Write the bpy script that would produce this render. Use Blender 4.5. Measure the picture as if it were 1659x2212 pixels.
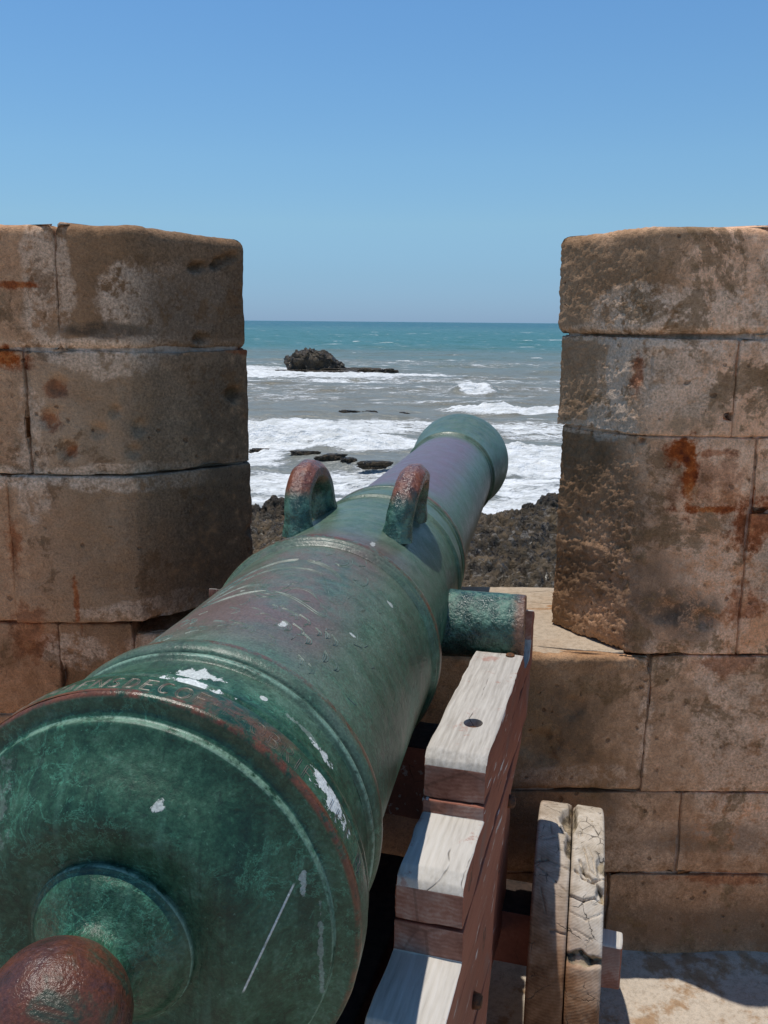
import bpy, bmesh, math, random
import numpy as np
from mathutils import Matrix, Vector
R = math.radians
for o in list(bpy.data.objects): bpy.data.objects.remove(o)
scene = bpy.context.scene
COL = scene.collection

# ------------------------------------------------------------------ camera, sky, sun, exposure
EYE = 1.72
cam_d = bpy.data.cameras.new('camera'); cam = bpy.data.objects.new('camera', cam_d); COL.objects.link(cam)
cam_d.sensor_fit = 'VERTICAL'; cam_d.sensor_height = 24.0
cam_d.lens = 12.0 / math.tan(math.atan(1106.0 / 1920.0))
cam_d.clip_start = 0.02; cam_d.clip_end = 60000
cam.matrix_world = Matrix.Translation((0, 0, EYE)) @ Matrix.Rotation(R(90 - 12.15), 4, 'X') @ Matrix.Rotation(R(0.5146), 4, 'Z')
scene.camera = cam

SUN = Vector((-0.160, 0.10, 1.0)).normalized()
sun_el = math.asin(SUN.z); sun_az = math.atan2(SUN.x, SUN.y)
world = bpy.data.worlds.new('World'); scene.world = world; world.use_nodes = True
wn = world.node_tree; wn.nodes.clear()
sky = wn.nodes.new('ShaderNodeTexSky'); sky.sky_type = 'NISHITA'; sky.sun_disc = False
sky.sun_elevation = sun_el; sky.sun_rotation = sun_az
sky.altitude = 10; sky.air_density = 1.0; sky.dust_density = 0.0; sky.ozone_density = 6.0
bg = wn.nodes.new('ShaderNodeBackground'); bg.inputs['Strength'].default_value = 0.133
wo = wn.nodes.new('ShaderNodeOutputWorld')
# sea-haze correction of the sky model: deeper blue aloft, dimmer and bluer down at the horizon, same all the way round
wtc = wn.nodes.new('ShaderNodeTexCoord'); wsp = wn.nodes.new('ShaderNodeSeparateXYZ'); wn.links.new(wtc.outputs['Generated'], wsp.inputs[0])
wr = wn.nodes.new('ShaderNodeValToRGB'); we = wr.color_ramp.elements
for _ in range(5): we.new(0.5)
for k, (p_, c) in enumerate([(0.0, (.37, .59, 1.10)), (0.0483, (.583, .775, 1.041)), (0.1011, (.863, 1.03, 1.082)), (0.1643, (.977, 1.185, 1.193)), (0.2352, (1.0, 1.26, 1.296)), (0.3004, (1.0, 1.30, 1.37)), (1.0, (1.0, 1.15, 1.2))]):
    we[k].position = p_; we[k].color = (*[v / 1.4 for v in c], 1)
wm = wn.nodes.new('ShaderNodeMix'); wm.data_type = 'RGBA'; wm.blend_type = 'MULTIPLY'; wm.inputs[0].default_value = 1.0
wn.links.new(wsp.outputs['Z'], wr.inputs[0]); wn.links.new(sky.outputs[0], wm.inputs[6]); wn.links.new(wr.outputs[0], wm.inputs[7])
wn.links.new(wm.outputs[2], bg.inputs[0]); wn.links.new(bg.outputs[0], wo.inputs[0])
sl = bpy.data.lights.new('sun', 'SUN'); sl.energy = 3.6; sl.angle = R(0.5); sl.color = (1.0, 0.955, 0.88)
so = bpy.data.objects.new('sun', sl); COL.objects.link(so)
so.rotation_euler = SUN.to_track_quat('Z', 'Y').to_euler()
scene.view_settings.view_transform = 'Standard'; scene.view_settings.look = 'None'
scene.view_settings.exposure = 0.0; scene.view_settings.gamma = 1.0
scene.view_settings.use_curve_mapping = False

# ------------------------------------------------------------------ numpy noise
def _h(ix, iy, iz, s):
    h = (ix * 374761393 + iy * 668265263 + iz * 2147483647 + s * 1274126177) & 0xffffffff
    h = ((h ^ (h >> 13)) * 1274126177) & 0xffffffff
    h = ((h ^ (h >> 16)) * 2246822519) & 0xffffffff
    return (((h ^ (h >> 15)) & 0xffffff) / float(0xffffff)) * 2 - 1
def vnoise(P, s=0):
    P = np.asarray(P, float); i = np.floor(P).astype(np.int64); f = P - i; f = f * f * (3 - 2 * f)
    x, y, z = i[:, 0], i[:, 1], i[:, 2]; fx, fy, fz = f[:, 0], f[:, 1], f[:, 2]
    r = 0
    for dx in (0, 1):
        for dy in (0, 1):
            for dz in (0, 1):
                w = (fx if dx else 1 - fx) * (fy if dy else 1 - fy) * (fz if dz else 1 - fz)
                r = r + w * _h(x + dx, y + dy, z + dz, s)
    return r
def fbm(P, octs=4, s=0, g=0.5):
    P = np.asarray(P, float); a = 1.0; t = 0; n = 0
    for k in range(octs):
        t = t + a * vnoise(P * (2.03 ** k) + 17.3 * k, s + k); n += a; a *= g
    return t / n
def sm(a, b, x):
    t = np.clip((x - a) / (b - a), 0, 1); return t * t * (3 - 2 * t)

# ------------------------------------------------------------------ object helpers
def link(name, me, parent=None, mats=None, smooth=True):
    o = bpy.data.objects.new(name, me); COL.objects.link(o)
    if parent is not None: o.parent = parent
    if mats is not None:
        for m in (mats if isinstance(mats, (list, tuple)) else [mats]): me.materials.append(m)
    if smooth and len(me.polygons): me.polygons.foreach_set('use_smooth', [True] * len(me.polygons))
    return o
def mesh(name, V, F, parent=None, mats=None, smooth=True, midx=None):
    me = bpy.data.meshes.new(name)
    V = np.asarray(V, float)
    me.from_pydata([tuple(v) for v in V.tolist()], [], F); me.update()
    o = link(name, me, parent, mats, smooth)
    if midx is not None: me.polygons.foreach_set('material_index', midx)
    return o
def gridmesh(name, P, parent=None, mats=None, smooth=True, closed=False, attrs=None):
    """P: (rows, cols, 3)"""
    nr, nc = P.shape[:2]
    idx = np.arange(nr * nc).reshape(nr, nc)
    nxt = np.roll(idx, -1, axis=1) if closed else idx[:, 1:]
    a = idx if closed else idx[:, :-1]
    F = np.stack([a[:-1], nxt[:-1], nxt[1:], a[1:]], -1).reshape(-1, 4)
    me = bpy.data.meshes.new(name)
    me.vertices.add(nr * nc); me.vertices.foreach_set('co', P.reshape(-1).astype(np.float32))
    me.loops.add(len(F) * 4); me.loops.foreach_set('vertex_index', F.reshape(-1).astype(np.int32))
    me.polygons.add(len(F)); me.polygons.foreach_set('loop_start', (np.arange(len(F)) * 4).astype(np.int32))
    me.update(calc_edges=True); me.validate()
    if attrs:
        for k, v in attrs.items():
            at = me.attributes.new(k, 'FLOAT', 'POINT'); at.data.foreach_set('value', v.reshape(-1).astype(np.float32))
    return link(name, me, parent, mats, smooth)
def vnormals(V, F):
    V = np.asarray(V); N = np.zeros_like(V)
    for f in (4, 3):
        Q = np.array([q for q in F if len(q) == f])
        if len(Q) == 0: continue
        n = np.cross(V[Q[:, 1]] - V[Q[:, 0]], V[Q[:, 2]] - V[Q[:, 0]])
        if f == 4: n = n + np.cross(V[Q[:, 2]] - V[Q[:, 0]], V[Q[:, 3]] - V[Q[:, 0]])
        for k in range(f): np.add.at(N, Q[:, k], n)
    return N / (np.linalg.norm(N, axis=1, keepdims=True) + 1e-12)
def empty(name, loc=(0, 0, 0), rot=(0, 0, 0)):
    o = bpy.data.objects.new(name, None); COL.objects.link(o); o.location = loc; o.rotation_euler = rot
    o.empty_display_size = 0.1; return o
def tag(o, label=None, cat=None, group=None, kind=None):
    if label: o['label'] = label
    if cat: o['category'] = cat
    if group: o['group'] = group
    if kind: o['kind'] = kind
    return o
def bm_obj(name, bm, parent=None, mats=None, smooth=False):
    bmesh.ops.recalc_face_normals(bm, faces=bm.faces)
    me = bpy.data.meshes.new(name); bm.to_mesh(me); bm.free()
    return link(name, me, parent, mats, smooth)

# ------------------------------------------------------------------ material helpers
class T:
    def __init__(s, name):
        s.m = bpy.data.materials.new(name); s.m.use_nodes = True; s.t = s.m.node_tree; s.t.nodes.clear()
        s.out = s.t.nodes.new('ShaderNodeOutputMaterial'); s.b = s.t.nodes.new('ShaderNodeBsdfPrincipled')
        s.t.links.new(s.b.outputs[0], s.out.inputs[0])
        s.tc = s.t.nodes.new('ShaderNodeTexCoord'); s.P = s.tc.outputs['Object']
    def set(s, sock, v):
        if isinstance(v, bpy.types.NodeSocket): s.t.links.new(v, sock)
        elif isinstance(v, (tuple, list)) and len(v) == 3 and sock.type == 'RGBA': sock.default_value = (*v, 1)
        else: sock.default_value = v
    def math(s, op, a, b=0.0, c=None, clamp=False):
        n = s.t.nodes.new('ShaderNodeMath'); n.operation = op; n.use_clamp = clamp
        s.set(n.inputs[0], a); s.set(n.inputs[1], b)
        if c is not None: s.set(n.inputs[2], c)
        return n.outputs[0]
    def add(s, a, b): return s.math('ADD', a, b)
    def mul(s, a, b): return s.math('MULTIPLY', a, b)
    def vec(s, op, a, b=(0, 0, 0)):
        n = s.t.nodes.new('ShaderNodeVectorMath'); n.operation = op; s.set(n.inputs[0], a); s.set(n.inputs[1], b)
        return n.outputs['Value'] if op in ('LENGTH', 'DOT_PRODUCT') else n.outputs[0]
    def scale(s, v, sx, sy, sz): return s.vec('MULTIPLY', v, (sx, sy, sz))
    def noise(s, sc, det=4, rough=0.55, vec=None, dist=0.0, color=False):
        n = s.t.nodes.new('ShaderNodeTexNoise'); s.set(n.inputs['Vector'], vec if vec is not None else s.P)
        n.inputs['Scale'].default_value = sc; n.inputs['Detail'].default_value = det
        n.inputs['Roughness'].default_value = rough; n.inputs['Distortion'].default_value = dist
        return n.outputs[1] if color else n.outputs[0]
    def vor(s, sc, vec=None, feat='F1', rnd=1.0):
        n = s.t.nodes.new('ShaderNodeTexVoronoi'); n.feature = feat; s.set(n.inputs['Vector'], vec if vec is not None else s.P)
        n.inputs['Scale'].default_value = sc; n.inputs['Randomness'].default_value = rnd
        return n.outputs['Distance']
    def wave(s, sc, vec=None, dist=4, det=3, dsc=1.5, dir='X', prof='SIN', typ='BANDS'):
        n = s.t.nodes.new('ShaderNodeTexWave'); n.wave_type = typ; n.wave_profile = prof
        if typ == 'BANDS': n.bands_direction = dir
        else: n.rings_direction = dir
        s.set(n.inputs['Vector'], vec if vec is not None else s.P)
        n.inputs['Scale'].default_value = sc; n.inputs['Distortion'].default_value = dist
        n.inputs['Detail'].default_value = det; n.inputs['Detail Scale'].default_value = dsc
        return n.outputs[1]
    def ss(s, a, b, v, lo=0.0, hi=1.0):
        n = s.t.nodes.new('ShaderNodeMapRange'); n.interpolation_type = 'SMOOTHSTEP'; n.clamp = True
        s.set(n.inputs[0], v); n.inputs[1].default_value = a; n.inputs[2].default_value = b
        n.inputs[3].default_value = lo; n.inputs[4].default_value = hi
        return n.outputs[0]
    def mix(s, f, a, b, mode='MIX'):
        n = s.t.nodes.new('ShaderNodeMix'); n.data_type = 'RGBA'; n.blend_type = mode; n.clamp_factor = True
        s.set(n.inputs[0], f); s.set(n.inputs[6], a); s.set(n.inputs[7], b); return n.outputs[2]
    def ramp(s, f, stops, interp='LINEAR'):
        n = s.t.nodes.new('ShaderNodeValToRGB'); n.color_ramp.interpolation = interp; e = n.color_ramp.elements
        while len(e) < len(stops): e.new(0.5)
        for k, (p, c) in enumerate(stops): e[k].position = p; e[k].color = (*c, 1) if len(c) == 3 else c
        s.set(n.inputs[0], f); return n.outputs[0]
    def sep(s, v=None):
        n = s.t.nodes.new('ShaderNodeSeparateXYZ'); s.set(n.inputs[0], v if v is not None else s.P); return n.outputs
    def comb(s, x, y, z):
        n = s.t.nodes.new('ShaderNodeCombineXYZ'); s.set(n.inputs[0], x); s.set(n.inputs[1], y); s.set(n.inputs[2], z); return n.outputs[0]
    def bump(s, h, strength=0.5, dist=0.01, normal=None):
        n = s.t.nodes.new('ShaderNodeBump'); n.inputs['Strength'].default_value = strength; n.inputs['Distance'].default_value = dist
        s.set(n.inputs['Height'], h)
        if normal is not None: s.set(n.inputs['Normal'], normal)
        return n.outputs[0]
    def rnd(s):
        return s.t.nodes.new('ShaderNodeObjectInfo').outputs['Random']
    def attr(s, name):
        n = s.t.nodes.new('ShaderNodeAttribute'); n.attribute_name = name; return n.outputs['Fac']
    def spot(s, v, c, r, nz=None, k=0.5, a=1.05, b=0.6):
        """soft-edged irregular patch: 1 inside the ellipsoid c, r"""
        d = s.vec('SUBTRACT', v, c); d = s.vec('DIVIDE', d, r); l = s.vec('LENGTH', d)
        if nz is not None: l = s.add(l, s.mul(s.math('SUBTRACT', nz, 0.5), k * 2))
        return s.ss(a, b, l)
    def fin(s, col=None, rough=None, normal=None, metal=None, spec=None, coat=None):
        if col is not None: s.set(s.b.inputs['Base Color'], col)
        if rough is not None: s.set(s.b.inputs['Roughness'], rough)
        if normal is not None: s.set(s.b.inputs['Normal'], normal)
        if metal is not None: s.set(s.b.inputs['Metallic'], metal)
        if spec is not None: s.set(s.b.inputs['Specular IOR Level'], spec)
        return s.m

# ------------------------------------------------------------------ materials
def stone_mat(name='rampart_sandstone', mortar=False):
    t = T(name); P = t.P; x, y, z = t.sep(P)
    off = lambda a, b, c: t.vec('ADD', P, (a, b, c))
    n0 = t.noise(1.1, 3, 0.5); n1 = t.noise(3.0, 8, 0.66, dist=0.3); n2 = t.noise(9.0, 9, 0.70, dist=0.3)
    n3 = t.noise(34.0, 6, 0.72); n4 = t.noise(150.0, 3, 0.65); n5 = t.noise(380.0, 2, 0.5)
    rnd = t.rnd()
    f = t.add(t.add(t.mul(n1, 0.55), t.mul(n2, 0.25)), t.add(t.mul(t.math('SUBTRACT', rnd, 0.5), 0.16), t.mul(n0, 0.2)))
    col = t.ramp(f, [(0.34, (0.130, 0.084, 0.050)), (0.45, (0.215, 0.142, 0.088)), (0.54, (0.270, 0.192, 0.130)), (0.66, (0.345, 0.262, 0.192))])
    crust = lambda sc, seed, a, b: t.ss(a, b, t.noise(sc, 12, 0.74, vec=off(seed, seed * 2, seed * 3), dist=0.25))
    # salt-bleached pink skin, mostly on the right-hand wall
    warm = t.mul(t.ss(0.50, 0.80, t.add(x, t.mul(t.math('SUBTRACT', n1, 0.5), 0.6))), crust(3.2, 1.0, 0.41, 0.475))
    col = t.mix(t.mul(warm, 0.85), col, t.ramp(n3, [(0.3, (0.45, 0.285, 0.185)), (0.55, (0.62, 0.43, 0.315)), (0.75, (0.76, 0.60, 0.48))]))
    orange = t.mul(t.mul(t.ss(0.66, 0.95, x), t.ss(1.70, 1.30, z)), crust(2.6, 7.0, 0.45, 0.55))
    col = t.mix(t.mul(orange, 0.7), col, t.ramp(n3, [(0.3, (0.42, 0.19, 0.085)), (0.7, (0.66, 0.38, 0.23))]))
    leftw = t.mul(t.ss(-0.66, -0.95, t.add(x, t.mul(t.math('SUBTRACT', n1, 0.5), 0.4))), crust(3.4, 4.0, 0.43, 0.50))
    col = t.mix(t.mul(leftw, 0.75), col, t.ramp(n3, [(0.3, (0.30, 0.165, 0.095)), (0.7, (0.50, 0.33, 0.22))]))
    low = t.mul(t.ss(0.99, 0.80, z), t.ss(0.0, -0.4, x))
    col = t.mix(t.mul(low, 0.65), col, t.ramp(n2, [(0.38, (0.17, 0.068, 0.024)), (0.62, (0.42, 0.22, 0.12))]))
    och = t.mul(t.mul(t.ss(0.90, 0.84, z), t.ss(0.1, 0.3, x)), t.ss(0.40, 0.50, t.add(t.mul(n1, 0.6), t.mul(n2, 0.4))))
    col = t.mix(t.mul(och, 0.55), col, t.ramp(n3, [(0.35, (0.155, 0.100, 0.058)), (0.65, (0.30, 0.205, 0.130))]))
    base_low = t.mul(t.ss(0.50, 0.25, t.add(z, t.mul(t.math('SUBTRACT', n1, 0.5), 0.3))), t.ss(0.2, 0.4, x))
    col = t.mix(t.mul(base_low, 0.45), col, t.ramp(n3, [(0.35, (0.12, 0.075, 0.045)), (0.65, (0.30, 0.20, 0.135))]))
    # pale crust patches and the lime that has washed along the joints
    for c, r, k in (((-0.52, 2.16, 1.765), (0.12, 0.3, 0.085), 1), ((-0.60, 2.16, 1.655), (0.5, 0.3, 0.022), 1), ((-0.62, 2.16, 1.335), (0.42, 0.3, 0.035), 1),
                    ((-0.70, 2.16, 1.63), (0.16, 0.3, 0.05), .9), ((-0.80, 2.16, 1.80), (0.05, 0.3, 0.3), 0.8), ((-0.55, 2.16, 0.99), (0.22, 0.3, 0.03), 0.8), ((-0.86, 2.16, 1.42), (0.05, 0.3, 0.25), 0.7),
                    ((0.80, 2.16, 1.725), (0.30, 0.3, 0.07), 1), ((0.50, 2.3, 1.695), (0.14, 0.3, 0.02), 0.9), ((0.70, 2.16, 1.60), (0.14, 0.3, 0.12), 0.9),
                    ((0.92, 2.16, 1.78), (0.05, 0.3, 0.14), 0.8), ((0.50, 2.3, 1.445), (0.13, 0.3, 0.012), 0.9), ((0.93, 2.16, 1.10), (0.16, 0.3, 0.22), 0.7), ((1.0, 2.16, 0.62), (0.20, 0.3, 0.30), 0.7),
                    ((0.69, 2.16, 0.70), (0.022, 0.3, 0.2), 0.7), ((0.50, 2.16, 0.54), (0.20, 0.3, 0.035), 0.6), ((0.62, 2.16, 0.34), (0.25, 0.3, 0.10), 0.35), ((-0.80, 2.16, 0.88), (0.10, 0.3, 0.05), 0.8), ((-0.55, 2.16, 0.9), (0.1, 0.3, 0.04), 0.6)):
        m = t.spot(P, c, r, n1, 1.6, 1.15, 0.85); m = t.mul(m, t.ss(0.42, 0.52, t.add(t.mul(n3, 0.7), t.mul(n2, 0.3))))
        col = t.mix(t.mul(m, 0.68 * k), col, t.ramp(n4, [(0.3, (0.40, 0.305, 0.235)), (0.7, (0.62, 0.52, 0.44))]))
    for c, r in (((0.575, 2.2, 1.475), (0.050, 0.3, 0.045)), ((0.53, 2.2, 1.455), (0.07, 0.3, 0.018)), ((0.575, 2.2, 1.625), (0.016, 0.3, 0.075)), ((0.62, 2.16, 1.672), (0.09, 0.3, 0.010)), ((-0.355, 2.35, 1.34), (0.06, 0.3, 0.012))):
        m = t.spot(P, c, r, n1, 2.0, 1.2, 0.95); m = t.mul(m, t.ss(0.38, 0.48, n3))
        col = t.mix(t.mul(m, 0.6), col, (0.46, 0.405, 0.355))
    # black lichen and soot
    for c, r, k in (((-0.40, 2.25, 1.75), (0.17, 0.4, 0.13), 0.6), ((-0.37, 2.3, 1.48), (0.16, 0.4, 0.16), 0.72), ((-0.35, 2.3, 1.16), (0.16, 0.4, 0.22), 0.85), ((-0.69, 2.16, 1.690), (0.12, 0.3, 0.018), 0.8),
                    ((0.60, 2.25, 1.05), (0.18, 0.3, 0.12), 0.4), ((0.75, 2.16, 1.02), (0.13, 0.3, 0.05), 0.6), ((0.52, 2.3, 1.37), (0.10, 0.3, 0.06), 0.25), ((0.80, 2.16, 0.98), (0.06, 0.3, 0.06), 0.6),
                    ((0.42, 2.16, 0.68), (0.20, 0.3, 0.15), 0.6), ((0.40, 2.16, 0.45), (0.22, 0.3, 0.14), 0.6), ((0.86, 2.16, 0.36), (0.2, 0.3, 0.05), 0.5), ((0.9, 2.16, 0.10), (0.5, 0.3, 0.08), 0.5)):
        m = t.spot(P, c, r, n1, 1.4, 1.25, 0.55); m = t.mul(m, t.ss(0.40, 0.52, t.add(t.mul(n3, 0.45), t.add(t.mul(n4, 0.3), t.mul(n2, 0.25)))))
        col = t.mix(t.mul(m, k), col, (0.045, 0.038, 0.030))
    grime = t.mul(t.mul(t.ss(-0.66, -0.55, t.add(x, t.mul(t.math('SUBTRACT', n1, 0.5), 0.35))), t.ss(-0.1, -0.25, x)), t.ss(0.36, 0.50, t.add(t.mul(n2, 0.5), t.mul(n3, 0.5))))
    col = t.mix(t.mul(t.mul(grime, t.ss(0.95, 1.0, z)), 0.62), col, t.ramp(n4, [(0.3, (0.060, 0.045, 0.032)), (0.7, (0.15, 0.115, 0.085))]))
    # olive-brown bare stone showing through the skin
    sm1 = t.mul(t.ss(0.3, 0.5, x), crust(4.4, 3.0, 0.54, 0.575))
    col = t.mix(t.mul(sm1, 0.75), col, t.ramp(n3, [(0.35, (0.115, 0.075, 0.040)), (0.65, (0.21, 0.15, 0.092))]))
    sm2 = t.mul(t.ss(0.0, -0.2, x), crust(5.0, 5.5, 0.56, 0.60)); col = t.mix(t.mul(sm2, 0.6), col, (0.105, 0.062, 0.032))
    # rust weeping out of the joints
    for c, r, k in (((0.733, 2.16, 1.415), (0.046, 0.3, 0.036), 1), ((0.752, 2.16, 1.345), (0.017, 0.3, 0.095), 1), ((0.81, 2.16, 1.41), (0.05, 0.3, 0.012), 0.6), ((0.805, 2.16, 1.268), (0.075, 0.3, 0.012), 0.95), ((0.93, 2.16, 1.24), (0.06, 0.3, 0.07), 0.85),
                    ((0.82, 2.16, 1.33), (0.09, 0.3, 0.07), 0.4), ((-0.87, 2.16, 1.795), (0.055, 0.3, 0.010), 0.9), ((-0.92, 2.16, 1.625), (0.06, 0.3, 0.03), 1), ((-0.925, 2.16, 1.17), (0.03, 0.3, 0.07), 0.6), ((-0.90, 2.16, 0.93), (0.05, 0.3, 0.08), 0.5),
                    ((-0.80, 2.16, 1.55), (0.025, 0.3, 0.022), 0.6), ((-0.815, 2.16, 1.475), (0.022, 0.3, 0.025), 0.65), ((-0.77, 2.16, 1.40), (0.02, 0.3, 0.018), 0.6), ((-0.36, 2.25, 1.64), (0.06, 0.3, 0.010), 0.7),
                    ((0.615, 2.18, 1.60), (0.014, 0.3, 0.05), 0.7), ((0.92, 2.16, 1.02), (0.05, 0.3, 0.05), 0.6), ((0.90, 2.16, 0.86), (0.07, 0.3, 0.03), 0.5), ((0.95, 2.16, 0.24), (0.15, 0.3, 0.02), 0.5), ((-0.775, 2.16, 1.02), (0.008, 0.3, 0.07), 0.8)):
        m = t.spot(P, c, r, t.add(t.mul(n3, 0.5), t.mul(n2, 0.5)), 2.4, 1.25, 0.55)
        col = t.mix(t.mul(m, k), col, t.ramp(t.add(t.mul(n3, 0.6), t.mul(n2, 0.4)), [(0.38, (0.085, 0.020, 0.008)), (0.5, (0.24, 0.062, 0.014)), (0.64, (0.46, 0.20, 0.07))]))
    pv = t.vor(24.0, vec=t.vec('ADD', P, t.scale(t.noise(9, 3, color=True), 0.05, 0.05, 0.05)))
    pit = t.mul(t.ss(0.17, 0.09, t.add(pv, t.mul(t.math('SUBTRACT', n3, 0.5), 0.2))), t.ss(0.50, 0.56, n1))
    col = t.mix(t.mul(pit, 0.6), col, (0.06, 0.035, 0.022))
    g = t.ramp(t.add(t.mul(n4, 0.55), t.mul(n5, 0.45)), [(0.30, (0.60, 0.60, 0.60)), (0.5, (1.0, 1.0, 1.0)), (0.70, (1.36, 1.34, 1.30))])
    col = t.mix(1.0, col, g, 'MULTIPLY')
    col = t.mix(1.0, col, (1.62, 1.36, 1.12), 'MULTIPLY')
    if mortar: col = t.mix(0.5, col, t.mix(t.ss(0.4, 0.6, n3), (0.34, 0.26, 0.195), (0.56, 0.46, 0.38)))
    h = t.add(t.mul(n2, 0.7), t.mul(n3, 0.5)); h = t.add(h, t.mul(n4, 0.22)); h = t.add(h, t.mul(pit, -0.4)); h = t.add(h, t.mul(n5, 0.10)); h = t.add(h, t.mul(warm, 0.10))
    return t.fin(col, 0.95, t.bump(h, 0.8, 0.012), spec=0.2)
M_STONE = stone_mat(); M_MORTAR = stone_mat('lime_mortar', True)

def sill_mat(name, base, grain):
    t = T(name); P = t.P
    n1 = t.noise(2.2, 5, 0.6, dist=0.6); n2 = t.noise(11, 6, 0.65); n3 = t.noise(60, 5, 0.65); n4 = t.noise(260, 3)
    col = t.ramp(n1, [(0.3, tuple(0.86 * c for c in base)), (0.7, base)])
    stain = t.ss(0.50, 0.58, t.add(t.mul(n2, 0.6), t.mul(t.noise(3.4, 4, vec=t.vec('ADD', P, (5, 1, 0))), 0.4)))
    col = t.mix(t.mul(stain, grain), col, (0.30, 0.165, 0.07))
    st2 = t.ss(0.60, 0.72, t.noise(7, 5, 0.65, vec=t.vec('ADD', P, (2, 8, 0))))
    col = t.mix(t.mul(st2, grain * 0.7), col, (0.13, 0.105, 0.05))
    g = t.ramp(t.add(t.mul(n3, 0.6), t.mul(n4, 0.4)), [(0.32, (0.66, 0.63, 0.6)), (0.52, (1, 1, 1)), (0.72, (1.18, 1.16, 1.14))])
    col = t.mix(1, col, g, 'MULTIPLY')
    h = t.add(t.mul(n2, 0.8), t.mul(n3, 0.5)); h = t.add(h, t.mul(n4, 0.15))
    return t.fin(col, 0.92, t.bump(h, 0.6, 0.01), spec=0.2)
M_SILL = sill_mat('sill_limestone', (0.50, 0.40, 0.295), 0.2)
M_FLOOR = sill_mat('platform_plaster', (0.56, 0.475, 0.38), 0.75)

# ------------------------------------------------------------------ stones
def resample(poly, res):
    """poly: [(x, y, edge_res)] CCW, edge_res applies to edge starting there"""
    pts = []
    n = len(poly)
    for i in range(n):
        a = np.array(poly[i][:2], float); b = np.array(poly[(i + 1) % n][:2], float); r = poly[i][2] if len(poly[i]) > 2 else res
        k = max(1, int(round(np.linalg.norm(b - a) / r)))
        for j in range(k): pts.append(a + (b - a) * j / k)
    return np.array(pts)
PITS = []
def stone(poly, z0, z1, parent, mat=M_STONE, res=0.008, amp=0.0035, bev=0.005, gap=0.0012, pits=(), rough=None, seed=0, caps=5, name='stone', zres=None, chip=1.0, topamp=0.0, zdrop=None):
    Pf = resample(poly, res); n = len(Pf)
    # inward normals of the loop
    def inward(Q):
        d = np.roll(Q, -1, 0) - np.roll(Q, 1, 0); nn = np.c_[-d[:, 1], d[:, 0]]
        return nn / (np.linalg.norm(nn, axis=1, keepdims=True) + 1e-9)
    inn = inward(Pf)
    # soften corners: average nearby points inside a bevel radius
    base = Pf + inn * gap
    z0 += gap; z1 -= gap
    zr = zres or res
    k = max(2, int(round((z1 - z0 - 2 * bev) / zr)))
    prof = []
    for a in np.linspace(0, math.pi / 2, 5): prof.append((bev * (1 - math.sin(a)), z0 + bev * (1 - math.cos(a))))
    for j in range(1, k): prof.append((0.0, z0 + bev + (z1 - z0 - 2 * bev) * j / k))
    for a in np.linspace(math.pi / 2, 0, 5): prof.append((bev * (1 - math.sin(a)), z1 - bev * (1 - math.cos(a))))
    prof = [(o, z) for o, z in prof]
    V = []; cen = base.mean(0)
    for o, z in prof:
        q = base + inn * o
        V.append(np.c_[q, np.full(n, z)])
    top = base + inn * bev; 
    for j in range(1, caps + 1):
        s = 1 - j / (caps + 1.0) if caps > 1 else 0.5
        V.append(np.c_[cen + (top - cen) * s, np.full(n, z1)])
    nr = len(V); V = np.concatenate(V)
    F = []
    idx = np.arange(nr * n).reshape(nr, n); nx = np.roll(idx, -1, 1)
    F = np.stack([idx[:-1], nx[:-1], nx[1:], idx[1:]], -1).reshape(-1, 4).tolist()
    V = np.vstack([V, [[cen[0], cen[1], z1]], [[cen[0], cen[1], z0]]]); ct = nr * n; cb = ct + 1
    for i in range(n):
        F.append([idx[-1, i], idx[-1, (i + 1) % n], ct]); F.append([idx[0, (i + 1) % n], idx[0, i], cb])
    N = vnormals(V, F)
    s = seed * 13.7
    D = amp * (fbm(V * 4, 3, 1) * 1.3 + 0.3 * fbm(V * 5 + s, 3, seed) + 0.6 * fbm(V * 16 + s, 4, seed + 5)) + amp * 0.35 * fbm(V * 70 + s, 3, seed + 9)
    # chipped edges: near top/bottom or plan corners
    ze = np.minimum(V[:, 2] - z0, z1 - V[:, 2])
    ang = np.zeros(n); dd = np.roll(Pf, -1, 0) - Pf; an = np.arctan2(dd[:, 1], dd[:, 0]); da = np.abs((an - np.roll(an, 1) + math.pi) % (2 * math.pi) - math.pi)
    corners = Pf[da > 0.35]
    ce = np.full(len(V), 9.0)
    for c in corners: ce = np.minimum(ce, np.hypot(V[:, 0] - c[0], V[:, 1] - c[1]))
    e = np.maximum(sm(0.035, 0.0, ze), sm(0.045, 0.0, ce))
    D -= chip * e * (0.0015 + 0.014 * np.clip(fbm(V * 9 + s, 3, seed + 3) - 0.12, 0, 1) + 0.0015 * fbm(V * 40 + s, 2, seed + 4))
    if rough is not None: D += rough(V)
    if name == 'stone': PITS.extend(pits)
    pits = [(a, b, c, d * 1.5) for a, b, c, d in pits]
    for (px, pz, pr, pd) in pits:
        d2 = np.hypot(V[:, 0] - px, V[:, 2] - pz) / pr + 0.35 * fbm(V * 60, 2, 77)
        D -= pd * sm(1.1, 0.35, d2) * (V[:, 1] < 2.5)
    V = V + N * D[:, None]
    if z1 > 1.9:   # weathered merlon tops: uneven, falling away towards the sea and the embrasure
        k_ = sm(1.72, 1.92, V[:, 2]); V[:, 2] += k_ * (0.006 * fbm(V * 7, 3, 19) - 0.10 * sm(2.40, 2.76, V[:, 1]) + (zdrop(V) if zdrop else 0))
    if topamp: V[:, 2] += topamp * fbm(V * 3 + s, 3, seed) * (V[:, 2] > z1 - 0.02)
    return mesh(name, V, F, parent, mat)

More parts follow.
